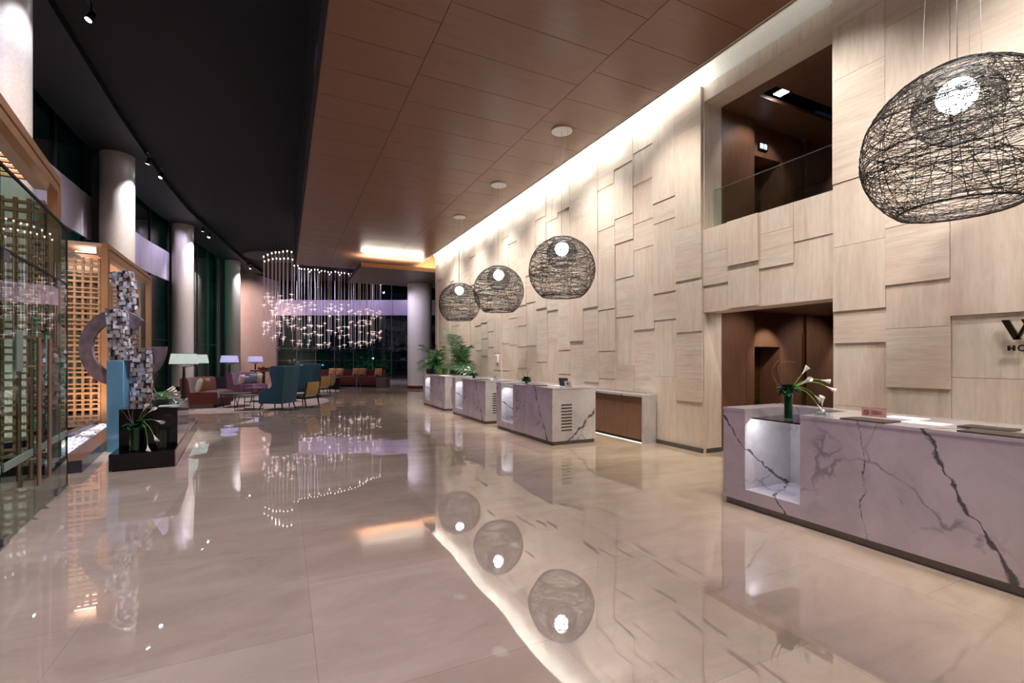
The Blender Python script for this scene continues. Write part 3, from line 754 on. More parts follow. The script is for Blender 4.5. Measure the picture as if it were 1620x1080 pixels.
arrangement((4.60, 3.11, .959), 'calla lilies fanning from a green leaf lined vase on the nearest desk', .30, .042,
    [((.14, 0, .46), (0, 0, .0)), ((.33, .0, .40), (0, 0, .05)), ((.33, -.08, .34), (0, 0, .07)), ((.30, .05, .24), (0, 0, .06)), ((.26, -.05, .16), (0, 0, .08)), ((.08, -.08, .36), (0, 0, .0))],
    [((-.08, .0, .62), (-.12, 0, 0)), ((.08, 0, .58), (-.14, 0, .1)), ((-.13, 0, .48), (-.05, 0, 0))], 3, .10, 26)
arrangement((4.82, 9.30, .959), 'twiggy green arrangement in a vase on the slotted desk', .16, .045, [], [((-.05, 0, .62), (.04, 0, 0)), ((.02, 0, .58), (-.06, 0, 0)), ((.16, 0, .44), (-.02, 0, .08)), ((-.1, 0, .4), (-.03, 0, 0))], 5, .11, 30, 'greenvase')
arrangement((4.82, 12.5, .959), 'small green vase with white lilies on the second farthest desk', .2, .05, [((-.16, 0, .30), (0, 0, .03)), ((-.10, .05, .34), (0, 0, .03)), ((-.2, -.05, .22), (0, 0, .04)), ((-.07, -.05, .28), (0, 0, .02))], [((-.02, 0, .5), (-.03, 0, 0))], 8, .12, 18)
t_ = thing('lily_dish', 'single white lily in a low glass dish behind the nearest vase', 'flower', (4.56, 2.765, ZD), -YAW)
MB().lathe([(0, .001), (.05, .001), (.055, .02), (.05, .02), (.046, .008), (0, .008)], 20, cap=False).build('dish', M['glass_c'], t_); calla(t_, (.0, 0, .01), (.015, 0, .085), (.004, 0, 0), .9)
t_ = thing('candle_lantern', 'tall glass lantern with a yellow candle on the farthest desk', 'candle', (4.82, 15.72, .959))
MB().lathe([(0, .001), (.075, .001), (.075, .34), (.068, .34), (.068, .012), (0, .012)], 24, cap=False).build('glass', M['glass_c'], t_); MB().lathe([(.058, .013), (.058, .27), (.01, .275)], 20).build('candle', M['candle'], t_)

# ---- sign letters on the wall
t_ = thing('wall_sign', 'dark bronze raised letters on the stone wall at the right edge', 'sign', (6.235, 2.07, 1.755))
def stroke(m, a, b2, w_):                                        # text plane: s to the right (-y), z up
    (s0, z0), (s1, z1) = a, b2
    m.add([(x, -s, z) for x in (-.015, .015) for s, z in ((s0, z0), (s0 + w_, z0), (s1 + w_, z1), (s1, z1))], [(0, 1, 2, 3), (4, 5, 6, 7), (0, 1, 5, 4), (1, 2, 6, 5), (2, 3, 7, 6), (3, 0, 4, 7)])
m = MB(); h_ = .19
stroke(m, (.0, h_), (.085, 0), .052); stroke(m, (.175, h_), (.095, 0), .026); stroke(m, (.135, h_), (.215, 0), .052); stroke(m, (.305, h_), (.225, 0), .026)
m.build('letter_w', M['letter'], t_)
m = MB(); zb = -.105; hh = .05
stroke(m, (.045, zb + hh), (.045, zb), .014); stroke(m, (.079, zb + hh), (.079, zb), .014); m.box(-.015, .015, -.085, -.05, zb + .018, zb + .03); m.build('letter_h', M['letter'], t_)
m = MB(); pts = [(0, -(.142 + .026 * math.cos(a)), zb + hh / 2 + .026 * math.sin(a)) for a in [2 * PI * k / 24 for k in range(24)]]; m.tube(pts, .0075, 6, 0, True); m.build('letter_o', M['letter'], t_)

# ---- palms behind the far desk
def palm(loc, lb, n, hgt, seed, spread):
    t_ = thing('potted_palm', lb, 'plant', loc, 0, 'palms behind the far desk'); rr = random.Random(seed)
    MB().box(-.3, .3, -.32, .32, 0, 1.0).box(-.33, .33, -.35, .35, 1.0, 1.2).build('planter', M['pot'], t_)
    for k in range(5): MB().tube([(rr.uniform(-.1, .1), rr.uniform(-.1, .1), 1.15), (rr.uniform(-.16, .16), rr.uniform(-.16, .16), 1.15 + hgt * .4)], .012, 6).build('cane', M['stem'], t_)
    for k in range(n):
        a = 2 * PI * k / n * 2.4 + rr.uniform(-.3, .3); lift = rr.uniform(.35, 1.0); Ln = hgt * rr.uniform(.85, 1.15)
        d = Vector((math.cos(a), math.sin(a), 0)); pts = []
        if d.x > 0: d.x *= .12
        for i in range(13):
            s_ = i / 12; pts.append(Vector((0, 0, 1.2)) + d * (spread * (1.15 - .55 * lift) * s_ ** 1.4) + Vector((0, 0, Ln * (lift * s_ * 1.25 - .75 * (1.15 - .7 * lift) * s_ ** 2.6))))
        m = MB().tube(pts, [.008 - .0005 * i for i in range(13)], 4); 
        for i in range(3, 13):
            tn = (pts[i] - pts[i - 1]).normalized(); sd = tn.cross(Vector((0, 0, 1))); sd = sd.normalized() if sd.length > .01 else Vector((1, 0, 0))
            for j in (0, .5):
                o = pts[i - 1].lerp(pts[i], 1 - j)
                for sg in (-1, 1):
                    ll = Ln * .36 * math.sin(PI * (.18 + .74 * (i + j) / 13.5)) * rr.uniform(.85, 1.1); u = (sd * sg * .8 + tn * .65 + Vector((0, 0, rr.uniform(-.1, .12)))).normalized(); w_ = tn.cross(u).cross(u).normalized() * .013
                    q = o + u * ll * .55 + Vector((0, 0, -.03 * ll)); e = o + u * ll + Vector((0, 0, -.3 * ll))
                    m.add([o - w_ * .4, o + w_ * .4, q + w_, q - w_, e], [(0, 1, 2, 3), (3, 2, 4)])
        m.build('frond', M['leaf'], t_)
palm((5.55, 18.6, 0), 'potted palm spreading its fronds in front of the lilac pillar', 16, 1.25, 4, 1.05)
palm((5.67, 15.9, 0), 'taller potted palm against the stone wall behind the far desk', 18, 1.4, 11, 1.05)

# ================================================================== ENTRANCE SIDE
def portal(P0, P1, label, slots):
    P0, P1 = Vector(P0), Vector(P1); L = (P1 - P0).length; rz = math.atan2(P1.y - P0.y, P1.x - P0.x) - PI / 2
    t_ = thing('timber_portal', label, 'portal', (P0.x, P0.y, 0), rz)
    zt, fb, dp = 4.12, .24, 1.7
    f = MB()
    f.box(-.10, 0, 0, L, zt - .10, zt).box(-.10, -.03, .10, L - .10, zt - .135, zt - .10).box(-.10, 0, .135, L - .135, zt - fb, zt - .135)
    for a, c in ((0, .10), (L - .10, L)): f.box(-.11, 0, a, c, .0, zt - .10)
    for a, c in ((.10, .135), (L - .135, L - .10)): f.box(-.11, -.03, a, c, 0, zt - .10)
    for a, c in ((.135, .22), (L - .22, L - .135)): f.box(-.11, 0, a, c, 0, zt - fb)
    f.build('frame', M['timber'], t_)
    MB().box(-dp, -.10, .0, L, zt - .08, zt - .02).box(-.24, -.10, .22, L - .22, zt - fb, zt - .08).box(-dp, -.60, .22, L - .22, zt - fb, zt - fb + .05).build('soffit', M['beige'], t_)
    if slots:
        MB().box(-.60, -.24, .25, L - .6, zt - fb + .03, zt - fb + .05).build('light_panel', M['panel_lit'], t_, label='glowing strip recessed in the soffit')
        lv = MB(); yv = .25
        while yv < L - .6: lv.box(-.61, -.235, yv, yv + .07, zt - fb - .004, zt - fb + .03); yv += .20
        lv.build('louvre', M['timber'], t_)
    return t_
portal((-1.83, 2.2), (-2.86, 8.85), 'timber entrance portal at the left edge with lit louvres under its beam', True)
portal((-3.50, 13.2), (-3.70, 18.0), 'farther timber entrance portal behind the silver sculpture', True)
def lattice(P0, P1, h_, label, z0=.12):
    P0, P1 = Vector(P0), Vector(P1); L = (P1 - P0).length; rz = math.atan2(P1.y - P0.y, P1.x - P0.x)
    t_ = thing('lattice_screen', label, 'screen', (P0.x, P0.y, 0), rz, None)
    MB().box(0, L, -.06, .06, 0, z0).build('kerb', M['black'], t_)
    v = MB(); x = .0
    while x < L: v.box(x, x + .042, -.03, .03, z0, h_); x += .135
    v.build('upright_slat', M['lattice'], t_)
    hz = MB(); z = z0; k = 0
    while z < h_: hz.box(0, L, -.052, .052, z, z + (.03 if k % 3 else .045)); z += (.12, .09, .135)[k % 3]; k += 1
    hz.build('cross_slat', M['lattice'], t_)
lattice((-5.45, 8.45), (-2.98, 8.72), 3.76, 'oak lattice screen behind the glass doors, with a black kerb')
lattice((-5.55, 13.1), (-3.63, 13.22), 3.76, 'oak lattice screen lit from below, behind the white pebbles')
lattice((-5.6, 17.85), (-3.95, 17.85), 3.76, 'oak lattice screen inside the far timber portal')
# glass screen and doors
G0, G1 = Vector((-1.945, 4.1)), Vector((-2.44, 7.7)); GD = (G1 - G0).normalized(); grz = math.atan2(GD.y, GD.x) - PI / 2
def gy(Y): return (Y - G0.y) / GD.y
t_ = thing('glass_partition', 'clear glass entrance screen at the left, above and beside its doors', 'glass partition', (G0.x, G0.y, 0), grz)
g = MB().box(-.006, .006, 0, gy(5.36), .02, 2.49).box(-.006, .006, gy(7.32), gy(7.7), .02, 2.49)
for a, c in ((0, gy(5.36)), (gy(5.37), gy(6.31)), (gy(6.325), gy(7.7))): g.box(-.006, .006, a, c, 2.505, 3.18)
g.build('glass_panel', M['glass'], t_); MB().box(-.012, .012, 0, gy(7.7), 3.18, 3.2).box(-.012, .012, 0, gy(7.7), 2.488, 2.506).box(-.01, .01, gy(7.695), gy(7.703), .02, 3.18).build('edge_trim', M['dark'], t_)
MB().box(-.008, .008, gy(7.34), gy(7.69), .62, .69).box(-.008, .008, .0, gy(5.34), .62, .69).build('frosted_band', M['frost'], t_)
fl = MB().box(-.02, .02, 0, gy(5.36), 0, .02).box(-.02, .02, gy(7.32), gy(7.7), 0, .02); fl.build('floor_channel', M['steel'], t_)
for Ya, Yb, hs, lb in ((5.37, 6.31, 1, 'frameless glass door leaf at the far left edge'), (6.325, 7.31, 0, 'frameless glass door leaf with long bronze pull bars')):
    q = G0 + GD * gy(Ya); Ld = (Yb - Ya) / GD.y
    t_ = thing('glass_door', lb, 'door', (q.x, q.y, 0), grz)
    MB().box(-.006, .006, .003, Ld - .003, .012, 2.484).build('leaf', M['glass'], t_)
    MB().box(-.008, .008, .06, Ld - .06, .62, .69).build('frosted_band', M['frost'], t_)
    py = Ld - .08 if hs == 0 else .08
    MB().box(-.018, .018, py - .08, py + .075, .004, .075).box(-.018, .018, py - .08, py + .075, 2.40, 2.484).build('patch_fitting', M['steel'], t_)
    if hs: hy = Ld - .16
    else: hy = .22
    for x in (-.07, .07):
        hb = MB().tube([(x, hy, .34), (x, hy, 1.78)], .018, 12)
        for z in (.6, 1.5): hb.tube([(0, hy, z), (x, hy, z)], .009, 8)
        hb.build('pull_bar', M['bronze'], t_)
    MB().box(-.0085, .0085, Ld * .5 - .09, Ld * .5 + .09, 1.46, 1.83).build('frosted_plate', M['frost'], t_)
# pebble bed
t_ = thing('pebble_bed', 'long dark slate kerb bed holding white pebbles below the lattice', 'planter bed', (0, 0, 0))
R0, R1 = Vector((-2.53, 8.5)), Vector((-3.1, 12.9)); Lf0, Lf1 = Vector((-3.35, 8.78)), Vector((-3.58, 12.9))
dR = (R1 - R0).normalized(); nR = Vector((-dR.y, dR.x))
MB().strip([tuple(R0), tuple(R1)], 0, .17, .27).build('kerb', M['curb'], t_)
MB().strip([tuple(Lf0), tuple(Lf1)], 0, .24, .12).build('rear_kerb', M['curb'], t_)
a = R0 + nR * .27; b2 = R1 + nR * .27
MB().prism([(a.x, a.y), (b2.x, b2.y), (Lf1.x, Lf1.y), (Lf0.x, Lf0.y)], .001, .08).build('tray', M['curb'], t_)
m = MB(); rr = random.Random(2)
for k in range(1500):
    u, v = rr.random(), rr.random(); p = a.lerp(b2, u).lerp(Lf0.lerp(Lf1, u), v * .96 + .02); r = rr.uniform(.022, .045)
    A = Matrix.Translation((p.x, p.y, .085 + rr.uniform(0, .06) + .05 * math.sin(PI * v))) @ Matrix.Rotation(rr.uniform(0, 6), 4, 'Z')
    m.lathe([(.001, -r * .6), (r * .8, -r * .3), (r, 0), (r * .75, r * .4), (.001, r * .6)], 6, mi=0, cap=False, M=A, sy=.75)
o = m.build('pebbles', M['pebble']); tag(o, 'loose white pebbles filling the dark slate bed', 'pebbles', None, 'stuff')
# granite plinth
prz = math.radians(4.5); PF = Vector((-1.44, 8.40))
def pl(x, y): c, s_ = math.cos(prz), math.sin(prz); return Vector((PF.x + x * c - y * s_, PF.y + x * s_ + y * c))
t_ = thing('display_plinth', 'stepped black granite plinth carrying flower vases beside the sculpture', 'plinth', (PF.x, PF.y, 0), prz)
MB().box(-.76, -.012, 0, 4.4, .015, .24).build('step', M['granite'], t_)
MB().box(-.012, 0, 0.0, 4.4, .015, .235).build('side_facing', M['granite_side'], t_, label='brown stone side facing')
MB().box(-.73, -.03, .03, 4.35, 0, .015).build('toe_kick', M['dark'], t_)
MB().box(-.72, -.014, .42, 2.36, .24, .83).build('block', M['granite'], t_)
q = pl(-.3, .2)
vq = pl(-.50, .20)
arrangement((vq.x, vq.y, .241), 'drooping calla lilies in a dark green vase on the step of the black plinth', .37, .062,
    [((.20, 0, .56), (0, 0, .02)), ((.30, 0, .44), (0, 0, .05)), ((.30, -.04, .24), (0, 0, .12)), ((.22, -.05, .10), (.04, 0, .14)), ((.12, 0, .58), (0, 0, 0))],
    [((-.06, .05, 1.0), (-.1, 0, 0)), ((.12, .05, .95), (.1, 0, 0)), ((-.22, 0, .62), (0, 0, 0)), ((.1, 0, .8), (-.08, 0, 0))], 21, .13, 22)
vq = pl(-.20, .22)
t_ = thing('glass_vase', 'empty clear cylinder vase on the step of the black plinth', 'vase', (vq.x, vq.y, .241))
MB().lathe([(0, 0), (.07, 0), (.07, .28), (.063, .28), (.063, .03), (0, .03)], 28, cap=False).build('vase', M['glass_c'], t_)
vq = pl(-.32, 1.35)
arrangement((vq.x, vq.y, .831), 'small white lily bunch in a clear bowl on top of the black plinth', .10, .09,
    [((.12, 0, .2), (0, 0, .03)), ((.2, 0, .16), (0, 0, .04)), ((.06, .05, .22), (0, 0, .03)), ((.16, -.05, .22), (0, 0, .02)), ((.2, 0, .06), (0, 0, .05))],
    [((-.12, 0, .42), (-.1, 0, .05)), ((-.05, 0, .5), (-.1, 0, 0))], 31, .10, 12, 'none')
vq = pl(-.17, .75)
tag(MB().box(-.11, .09, -.12, .12, 0, .004).build('paper_sheet', M['paper'], None, (vq.x, vq.y, .831), prz), 'white card lying on the top of the black plinth', 'paper')
# sculpture
SD = 8.2; so = at(SD, 186)
def sp_(px, y, dy): D = SD + dy; return ((px - 810) / F * D - (186 - 810) / F * SD, H + (HOR - y) * D / F)
t_ = thing('sculpture', 'tall sculpture of curved silver tile blocks and bronze rings on a teal pedestal', 'sculpture', (so.x, so.y, 0), -YAW)
MB().rbox(-.025, .265, -.2, -.02, 0, 1.548, .006, 1).build('pedestal', M['tealglass'], t_, label='teal blue glassy pedestal')
def slab(name, pts, y0, y1, mat):
    P = [sp_(*p, y0) for p in pts]; m = MB(); n = len(P)
    m.add([(x, y0, z) for x, z in P] + [(x, y1, z) for x, z in P], [tuple(range(n)), tuple(range(2 * n - 1, n - 1, -1))] + [(i, (i + 1) % n, n + (i + 1) % n, n + i) for i in range(n)])
    return m.build(name, mat, t_)
slab('silver_block', [(165.4, 487), (180, 488), (193, 491), (195, 515), (196, 540), (200, 556), (204, 569), (174, 569.5), (171, 545), (168.5, 514)], -.19, -.055, M['mosaic'])
slab('silver_block', [(172, 431), (185, 428), (203, 428), (206, 440), (210, 460), (211, 480), (210, 520), (206, 545), (202, 562), (196, 545), (191, 520), (187, 490), (185, 462), (183, 449), (174, 446)], .01, .13, M['mosaic'])
o = slab('silver_block', [(209, 552), (222, 550), (234, 551), (236, 575), (234, 600), (233, 620), (233, 634), (206, 634), (205, 610), (206, 575)], -.12, .0, M['mosaic'])
def arc(name, cx, cy, ro, ri, a0, a1, y0, y1):
    n = 26; P = [(cx + ro * math.cos(a0 + (a1 - a0) * k / n), cy - ro * math.sin(a0 + (a1 - a0) * k / n)) for k in range(n + 1)]
    Q = [(cx + ri * math.cos(a0 + (a1 - a0) * k / n), cy - ri * math.sin(a0 + (a1 - a0) * k / n)) for k in range(n + 1)]
    m = MB(); vs = []
    for (p, q) in zip(P, Q):
        for yv in (y0, y1):
            x, z = sp_(*p, y0); vs.append((x, yv, z)); x, z = sp_(*q, y0); vs.append((x, yv, z))
    fs = []
    for k in range(n):
        a = 4 * k; b2 = a + 4
        fs += [(a, b2, b2 + 1, a + 1), (a + 2, a + 3, b2 + 3, b2 + 2), (a, a + 2, b2 + 2, b2), (a + 1, b2 + 1, b2 + 3, a + 3)]
    fs += [(0, 1, 3, 2), (4 * n, 4 * n + 2, 4 * n + 3, 4 * n + 1)]
    m.add(vs, fs, True); m.build(name, M['ring'], t_)
arc('bronze_ring', 184, 550, 60, 39, math.radians(46), math.radians(262), -.05, .0)
arc('bronze_ring', 205, 548, 57, 35, math.radians(-72), 0, .01, .06)

# ================================================================== LOUNGE
def ell_rug(d, px, a, b, label):
    q = at(d, px); m = MB().lathe([(1, 0), (1, .008), (.985, .012), (0, .012)], 72, cap=False, smooth=False)
    m.v = [(x * a, yv * b, z) for x, yv, z in m.v]
    tag(m.build('rug', M['rug'], None, (q.x, q.y, .001), -YAW), label, 'rug')
ell_rug(16.6, 398, 2.45, 3.1, 'large oval cream rug under the near lounge group')
ell_rug(22.2, 462, 2.0, 2.6, 'farther oval cream rug under the second lounge group')
ZR = .0135
def legs(t_, pts, r0, r1, h_, mat, splay=.04, z0=0):
    for x, yv in pts:
        s_ = math.copysign(splay, x), math.copysign(splay, yv)
        MB().tube([(x + s_[0], yv + s_[1], z0), (x, yv, z0 + h_)], [r1, r0], 8).build('leg', mat, t_)
def wing_chair(px, d, face, label, hgt=1.33):
    q = at(d, px, ZR); t_ = thing('wing_chair', label, 'chair', q, face - YAW, 'teal wing chairs')   # local front = +y
    k_ = hgt / 1.36
    prof = [(-.36, .20), (-.40, .6), (-.47, 1.28), (-.45, 1.34), (-.38, 1.36), (-.02, 1.345), (.035, 1.30), (.05, 1.22), (.04, 1.10), (-.01, .98), (-.06, .86), (-.07, .78), (-.04, .70), (.04, .64), (.16, .62), (.30, .60), (.375, .56), (.40, .48), (.395, .20)]
    def sheet_(x0, x1, name, pr_):
        bm = bmesh.new(); a = [bm.verts.new((x0, p[0], p[1] * k_)) for p in pr_]; b_ = [bm.verts.new((x1, p[0], p[1] * k_)) for p in pr_]
        bm.faces.new(a[::-1]); bm.faces.new(b_); n = len(pr_)
        for i in range(n): bm.faces.new((a[i], a[(i + 1) % n], b_[(i + 1) % n], b_[i]))
        bmesh.ops.bevel(bm, geom=[e for e in bm.edges if abs(e.verts[0].co.x - e.verts[1].co.x) < 1e-6], offset=.022, segments=3, affect='EDGES', profile=.5)
        bm.verts.index_update(); m = MB().add([v.co.copy() for v in bm.verts], [[v.index for v in f.verts] for f in bm.faces], True); bm.free()
        return m.build(name, M['teal'], t_, sharp=60)
    sheet_(.28, .38, 'wing', prof); sheet_(-.38, -.28, 'wing', prof)
    sheet_(-.30, .30, 'backrest', [(-.355, .20), (-.40, .6), (-.465, 1.28), (-.44, 1.35), (-.38, 1.35), (-.33, 1.28), (-.27, .6), (-.24, .42), (-.24, .20)])
    MB().rbox(-.335, .335, -.36, .40, .20, .36, .03).build('seat_frame', M['teal'], t_)
    MB().rbox(-.325, .325, -.28, .41, .36, .48, .045, 3).build('seat_cushion', M['teal'], t_)
    legs(t_, [(-.32, .32), (.32, .32), (-.28, -.32), (.28, -.32)], .026, .015, .22, M['darkwood'], .05)
    return t_
wc = wing_chair(440, 14.75, math.radians(82), 'large dark teal wing chair at the front of the near rug, back to the viewer', 1.36)
def dupat(src, px, d, face, lb, z=ZR): return dup(src, at(d, px, z), face - YAW, lb)
dupat(wc, 474, 19.3, math.radians(72), 'dark teal wing chair just behind the front one, mostly seen from its back')
dupat(wc, 486, 21.6, math.radians(75), 'dark teal wing chair farthest back, peeking out beside the second')
def arm_chair(px, d, face, label):
    t_ = thing('armchair', label, 'chair', at(d, px, ZR), face - YAW, 'pale armchairs with dark wood frames')
    for x in (-.30, .30):
        MB().tube([(x, .30, 0), (x, .29, .58)], [.016, .022], 8).build('leg', M['darkwood'], t_)
        MB().tube([(x, -.38, 0), (x, -.30, .36), (x * .96, -.40, .82)], [.018, .026, .018], 8).build('rear_leg', M['darkwood'], t_)
        MB().rbox(x - .03, x + .03, -.36, .34, .575, .605, .01).build('armrest', M['darkwood'], t_)
    MB().box(-.30, .30, -.32, .30, .27, .32).build('rail', M['darkwood'], t_)
    MB().rbox(-.275, .275, -.30, .33, .32, .45, .04, 3).build('seat', M['cream'], t_)
    R_ = Matrix.Translation((0, -.31, .40)) @ Matrix.Rotation(math.radians(12), 4, 'X')
    MB().rbox(-.275, .275, -.04, .03, .0, .42, .025, 2, 0, R_).build('backrest', M['tan'], t_)
    return t_
ac = arm_chair(480, 15.6, math.radians(72), 'pale armchair with a tan back beside the front wing chair')
dupat(ac, 504, 20.2, math.radians(68), 'pale armchair with a tan back on the farther rug, left of the pair')
dupat(ac, 514, 22.2, math.radians(74), 'pale armchair farthest right on the farther rug, half hidden')
def frame_table(px, d, w_, l_, h_, rot, label, top, frame, style=0):
    t_ = thing('coffee_table', label, 'table', at(d, px, ZR), rot - YAW)
    MB().rbox(-w_ / 2, w_ / 2, -l_ / 2, l_ / 2, h_ - .03, h_, .006, 1).build('table_top', top, t_)
    for yv in (-l_ / 2 + .05, l_ / 2 - .05):
        i_ = .10 if style else .0
        MB().tube([(-w_ / 2 + .02, yv, h_ - .03), (-w_ / 2 + i_ + .02, yv, .012), (w_ / 2 - i_ - .02, yv, .012), (w_ / 2 - .02, yv, h_ - .03)], .014, 6).build('leg', frame, t_)
    return t_
frame_table(375, 15.6, .66, .85, .44, 0, 'low coffee table with a dark top and sledge legs, nearer the rust sofa', M['darkwood'], M['darkwood'], 1)
tt = frame_table(394, 14.6, .62, .62, .46, 0, 'small square table with a pale top in front of the teal wing chair', M['greywood'], M['darkwood'])
frame_table(405, 17.4, .6, .6, .52, 0, 'tray table with a pale top standing behind the low coffee tables', M['greywood'], M['darkwood'])
q = at(15.5, 380, .4545)
t_ = thing('bud_vase', 'small clear bud vase with a green stem on the low coffee table', 'vase', q)
MB().lathe([(0, 0), (.045, 0), (.05, .06), (.02, .10), (.025, .13)], 16, cap=False).build('vase', M['glass_c'], t_); calla(t_, (0, 0, .02), (.03, 0, .24), (0, 0, 0), .6)
def curve_sofa(px, d, rot, R, arc_, label, mat, back_h=.98, seat_h=.48, dep=.85, basemat=None):
    """bench following an arc, opening towards local +y"""
    t_ = thing('sofa', label, 'sofa', at(d, px, ZR), rot - YAW)
    n = 22
    def sweep(prof, name, m_, a0=-arc_ / 2, a1=arc_ / 2):
        vs = []; fs = []; k = len(prof)
        for i in range(n + 1):
            a = a0 + (a1 - a0) * i / n
            for r_, z in prof: vs.append(((R - r_) * math.sin(a), R - (R - r_) * math.cos(a), z))
        for i in range(n):
            for j in range(k): fs.append((i * k + j, i * k + (j + 1) % k, (i + 1) * k + (j + 1) % k, (i + 1) * k + j))
        fs += [tuple(range(k)), tuple(n * k + j for j in range(k))]
        return MB().add(vs, fs, True).build(name, m_, t_, sharp=50)
    # r_ measured from the back edge towards the opening
    sweep([(.06, 0), (dep - .12, 0), (dep - .12, .12), (.06, .12)], 'plinth', basemat or M['greywood'])
    sweep([(.0, .12), (dep - .03, .12), (dep, .16), (dep, seat_h - .05), (dep - .04, seat_h), (.0, seat_h)], 'seat', mat)
    sweep([(0, seat_h), (.26, seat_h), (.20, back_h - .06), (.15, back_h), (.02, back_h), (-.02, back_h - .04)], 'backrest', mat)
    return t_
s1 = curve_sofa(303, 15.6, math.radians(-86), 2.4, .72, 'curved rust sofa with two pale cushions at the left of the near rug', M['rust'], .96, .50, 1.0)
s2_ = curve_sofa(376, 20.6, math.radians(-98), 2.4, .7, 'plum sofa with four pale cushions behind the coffee tables', M['plum'], .98, .48, 1.0)
fs_ = curve_sofa(558, 27.6, math.radians(180), 8.0, .5, 'long curved dark red sofa with orange cushions before the end glazing', M['red'], .95, .60, 1.05, M['black'])
def cushion(loc, s, rz, tilt, mat, label, group):
    m = MB(); n = 8; vs = []; fs = []
    for sg in (1, -1):
        for i in range(n + 1):
            for j in range(n + 1):
                u, v = 2 * i / n - 1, 2 * j / n - 1; pu = max(0, (1 - u ** 4) * (1 - v ** 4)) ** .5; pin = 1 - .07 * (1 - abs(u * v)) * 0 - .06 * (u * u * (1 - v * v) + v * v * (1 - u * u))
                vs.append((u * s / 2 * pin, sg * pu * .075, v * s * .5 * pin + s / 2))
    N_ = (n + 1) ** 2
    for i in range(n):
        for j in range(n):
            a = i * (n + 1) + j; fs.append((a, a + 1, a + n + 2, a + n + 1)); fs.append((N_ + a, N_ + a + n + 1, N_ + a + n + 2, N_ + a + 1))
    m.add(vs, fs, True)
    o = m.build('cushion', mat, None, loc); o.rotation_euler = (tilt, 0, rz); tag(o, label, 'cushion', group)
q = at(15.05, 311.5, .515); cushion(q, .46, -YAW + math.radians(-62), -.22, M['cush'], 'ivory cushion at the near end of the rust sofa', 'cushions on the rust sofa')
q = at(15.75, 320.5, .515); cushion(q, .46, -YAW + math.radians(-80), -.3, M['cush_t'], 'tan striped cushion leaning behind the ivory one on the rust sofa', 'cushions on the rust sofa')
for a, r_, mt, sz, lb in ((.27, .46, 'cush', .44, 'ivory cushion at the left end of the plum sofa'), (.10, .48, 'cush_g', .36, 'small grey blue cushion second from the left on the plum sofa'), (-.14, .46, 'cush_g', .46, 'wide grey blue cushion at the right on the plum sofa'), (-.30, .42, 'cush', .44, 'white cushion farthest back behind the grey ones on the plum sofa')):
    rz_ = s2_.rotation_euler.z; q = s2_.location + Matrix.Rotation(rz_, 3, 'Z') @ Vector(((2.4 - r_) * math.sin(a), 2.4 - (2.4 - r_) * math.cos(a), .485))
    cushion(q, sz, rz_ + a, -.2, M[mt], lb, 'cushions on the plum sofa')
for px, d, lb in ((525.5, 27.1, 'first orange patterned cushion from the left on the red sofa'), (537, 27.12, 'second orange patterned cushion from the left on the red sofa'), (563, 27.22, 'middle orange patterned cushion on the red sofa'), (573, 27.2, 'orange patterned cushion just right of the middle on the red sofa'), (598, 27.0, 'single orange patterned cushion at the right end of the red sofa')):
    cushion(at(d, px, .62), .44, -YAW, -.2, M['cush_o'], lb, 'orange cushions on the red sofa')
q = fs_.matrix_basis.inverted() @ at(26.0, 610)
MB().rbox(-.06, .5, -.7, .1, -.01, .50, .01, 1).build('end_panel', M['greywood'], fs_, (q.x, q.y, 0), label='grey end panel')
q = at(25.2, 518); t_ = thing('low_drum_table', 'wide dark drum table in front of the left half of the red sofa', 'table', (q.x, q.y, 0))
MB().lathe([(.62, 0), (.62, .54)], 40).build('drum', M['dgrey'], t_); MB().lathe([(.74, .54), (.74, .58)], 40).build('table_top', M['darkwood'], t_)
q = at(25.0, 566); t_ = thing('side_table', 'small dark table on shiny legs in front of the red sofa', 'table', (q.x, q.y, 0))
MB().lathe([(.35, .56), (.35, .59)], 32).build('table_top', M['darkwood'], t_)
for a in (0, 2.1, 4.2): MB().tube([(.16 * math.cos(a), .16 * math.sin(a), 0), (.1 * math.cos(a), .1 * math.sin(a), .56)], .022, 8).build('leg', M['steel'], t_)
for px, d, z, lb in ((525, 25.2, .581, 'small glass candle cup on the wide drum table'), (570, 25.0, .591, 'small glass candle cup on the dark side table')):
    q = at(d, px, z); tag(MB().lathe([(0, 0), (.05, 0), (.06, .1), (.05, .1), (.04, .02), (0, .02)], 16, cap=False).build('candle_cup', M['glass_c'], None, q), lb, 'candle')
# mahogany demilune table with ornaments, tall table with flowers
q = at(24.0, 417); t_ = thing('console_table', 'dark red wood round console with orange ornaments, by the plum sofa', 'table', (q.x, q.y, 0))
MB().lathe([(.48, .0), (.46, .06), (.08, .1), (.07, .9), (.25, .96)], 28).build('pedestal', M['mahog'], t_); MB().lathe([(.62, .96), (.64, 1.0), (.62, 1.03)], 36).build('table_top', M['mahog'], t_)
t_ = thing('ornament_bowl', 'shallow bowl of orange ornaments on the dark red console', 'bowl', (q.x, q.y, 1.031))
MB().lathe([(.0, 0), (.12, 0), (.36, .06), (.34, .07), (.1, .02), (0, .02)], 28, cap=False).build('bowl', M['mahog'], t_)
for k in range(7):
    a = 2 * PI * k / 6; r = .2 if k < 6 else 0
    tag(MB().sphere((0, 0, .07), .075, 12, 8).build('ornament', M['orange'], None, (q.x + r * math.cos(a), q.y + r * math.sin(a), 1.05 if k < 6 else 1.10)), 'round orange ornament in the bowl on the dark red console', 'ornament', 'orange ornaments in the bowl')
q = at(17.6, 462); t_ = thing('flower_stand', 'slim dark stand behind the front wing chair, under a flower bowl', 'table', (q.x, q.y, ZR))
MB().lathe([(.2, 0), (.2, .02), (.03, .04), (.03, 1.18), (.18, 1.2), (.18, 1.23)], 24).build('stand', M['darkwood'], t_)
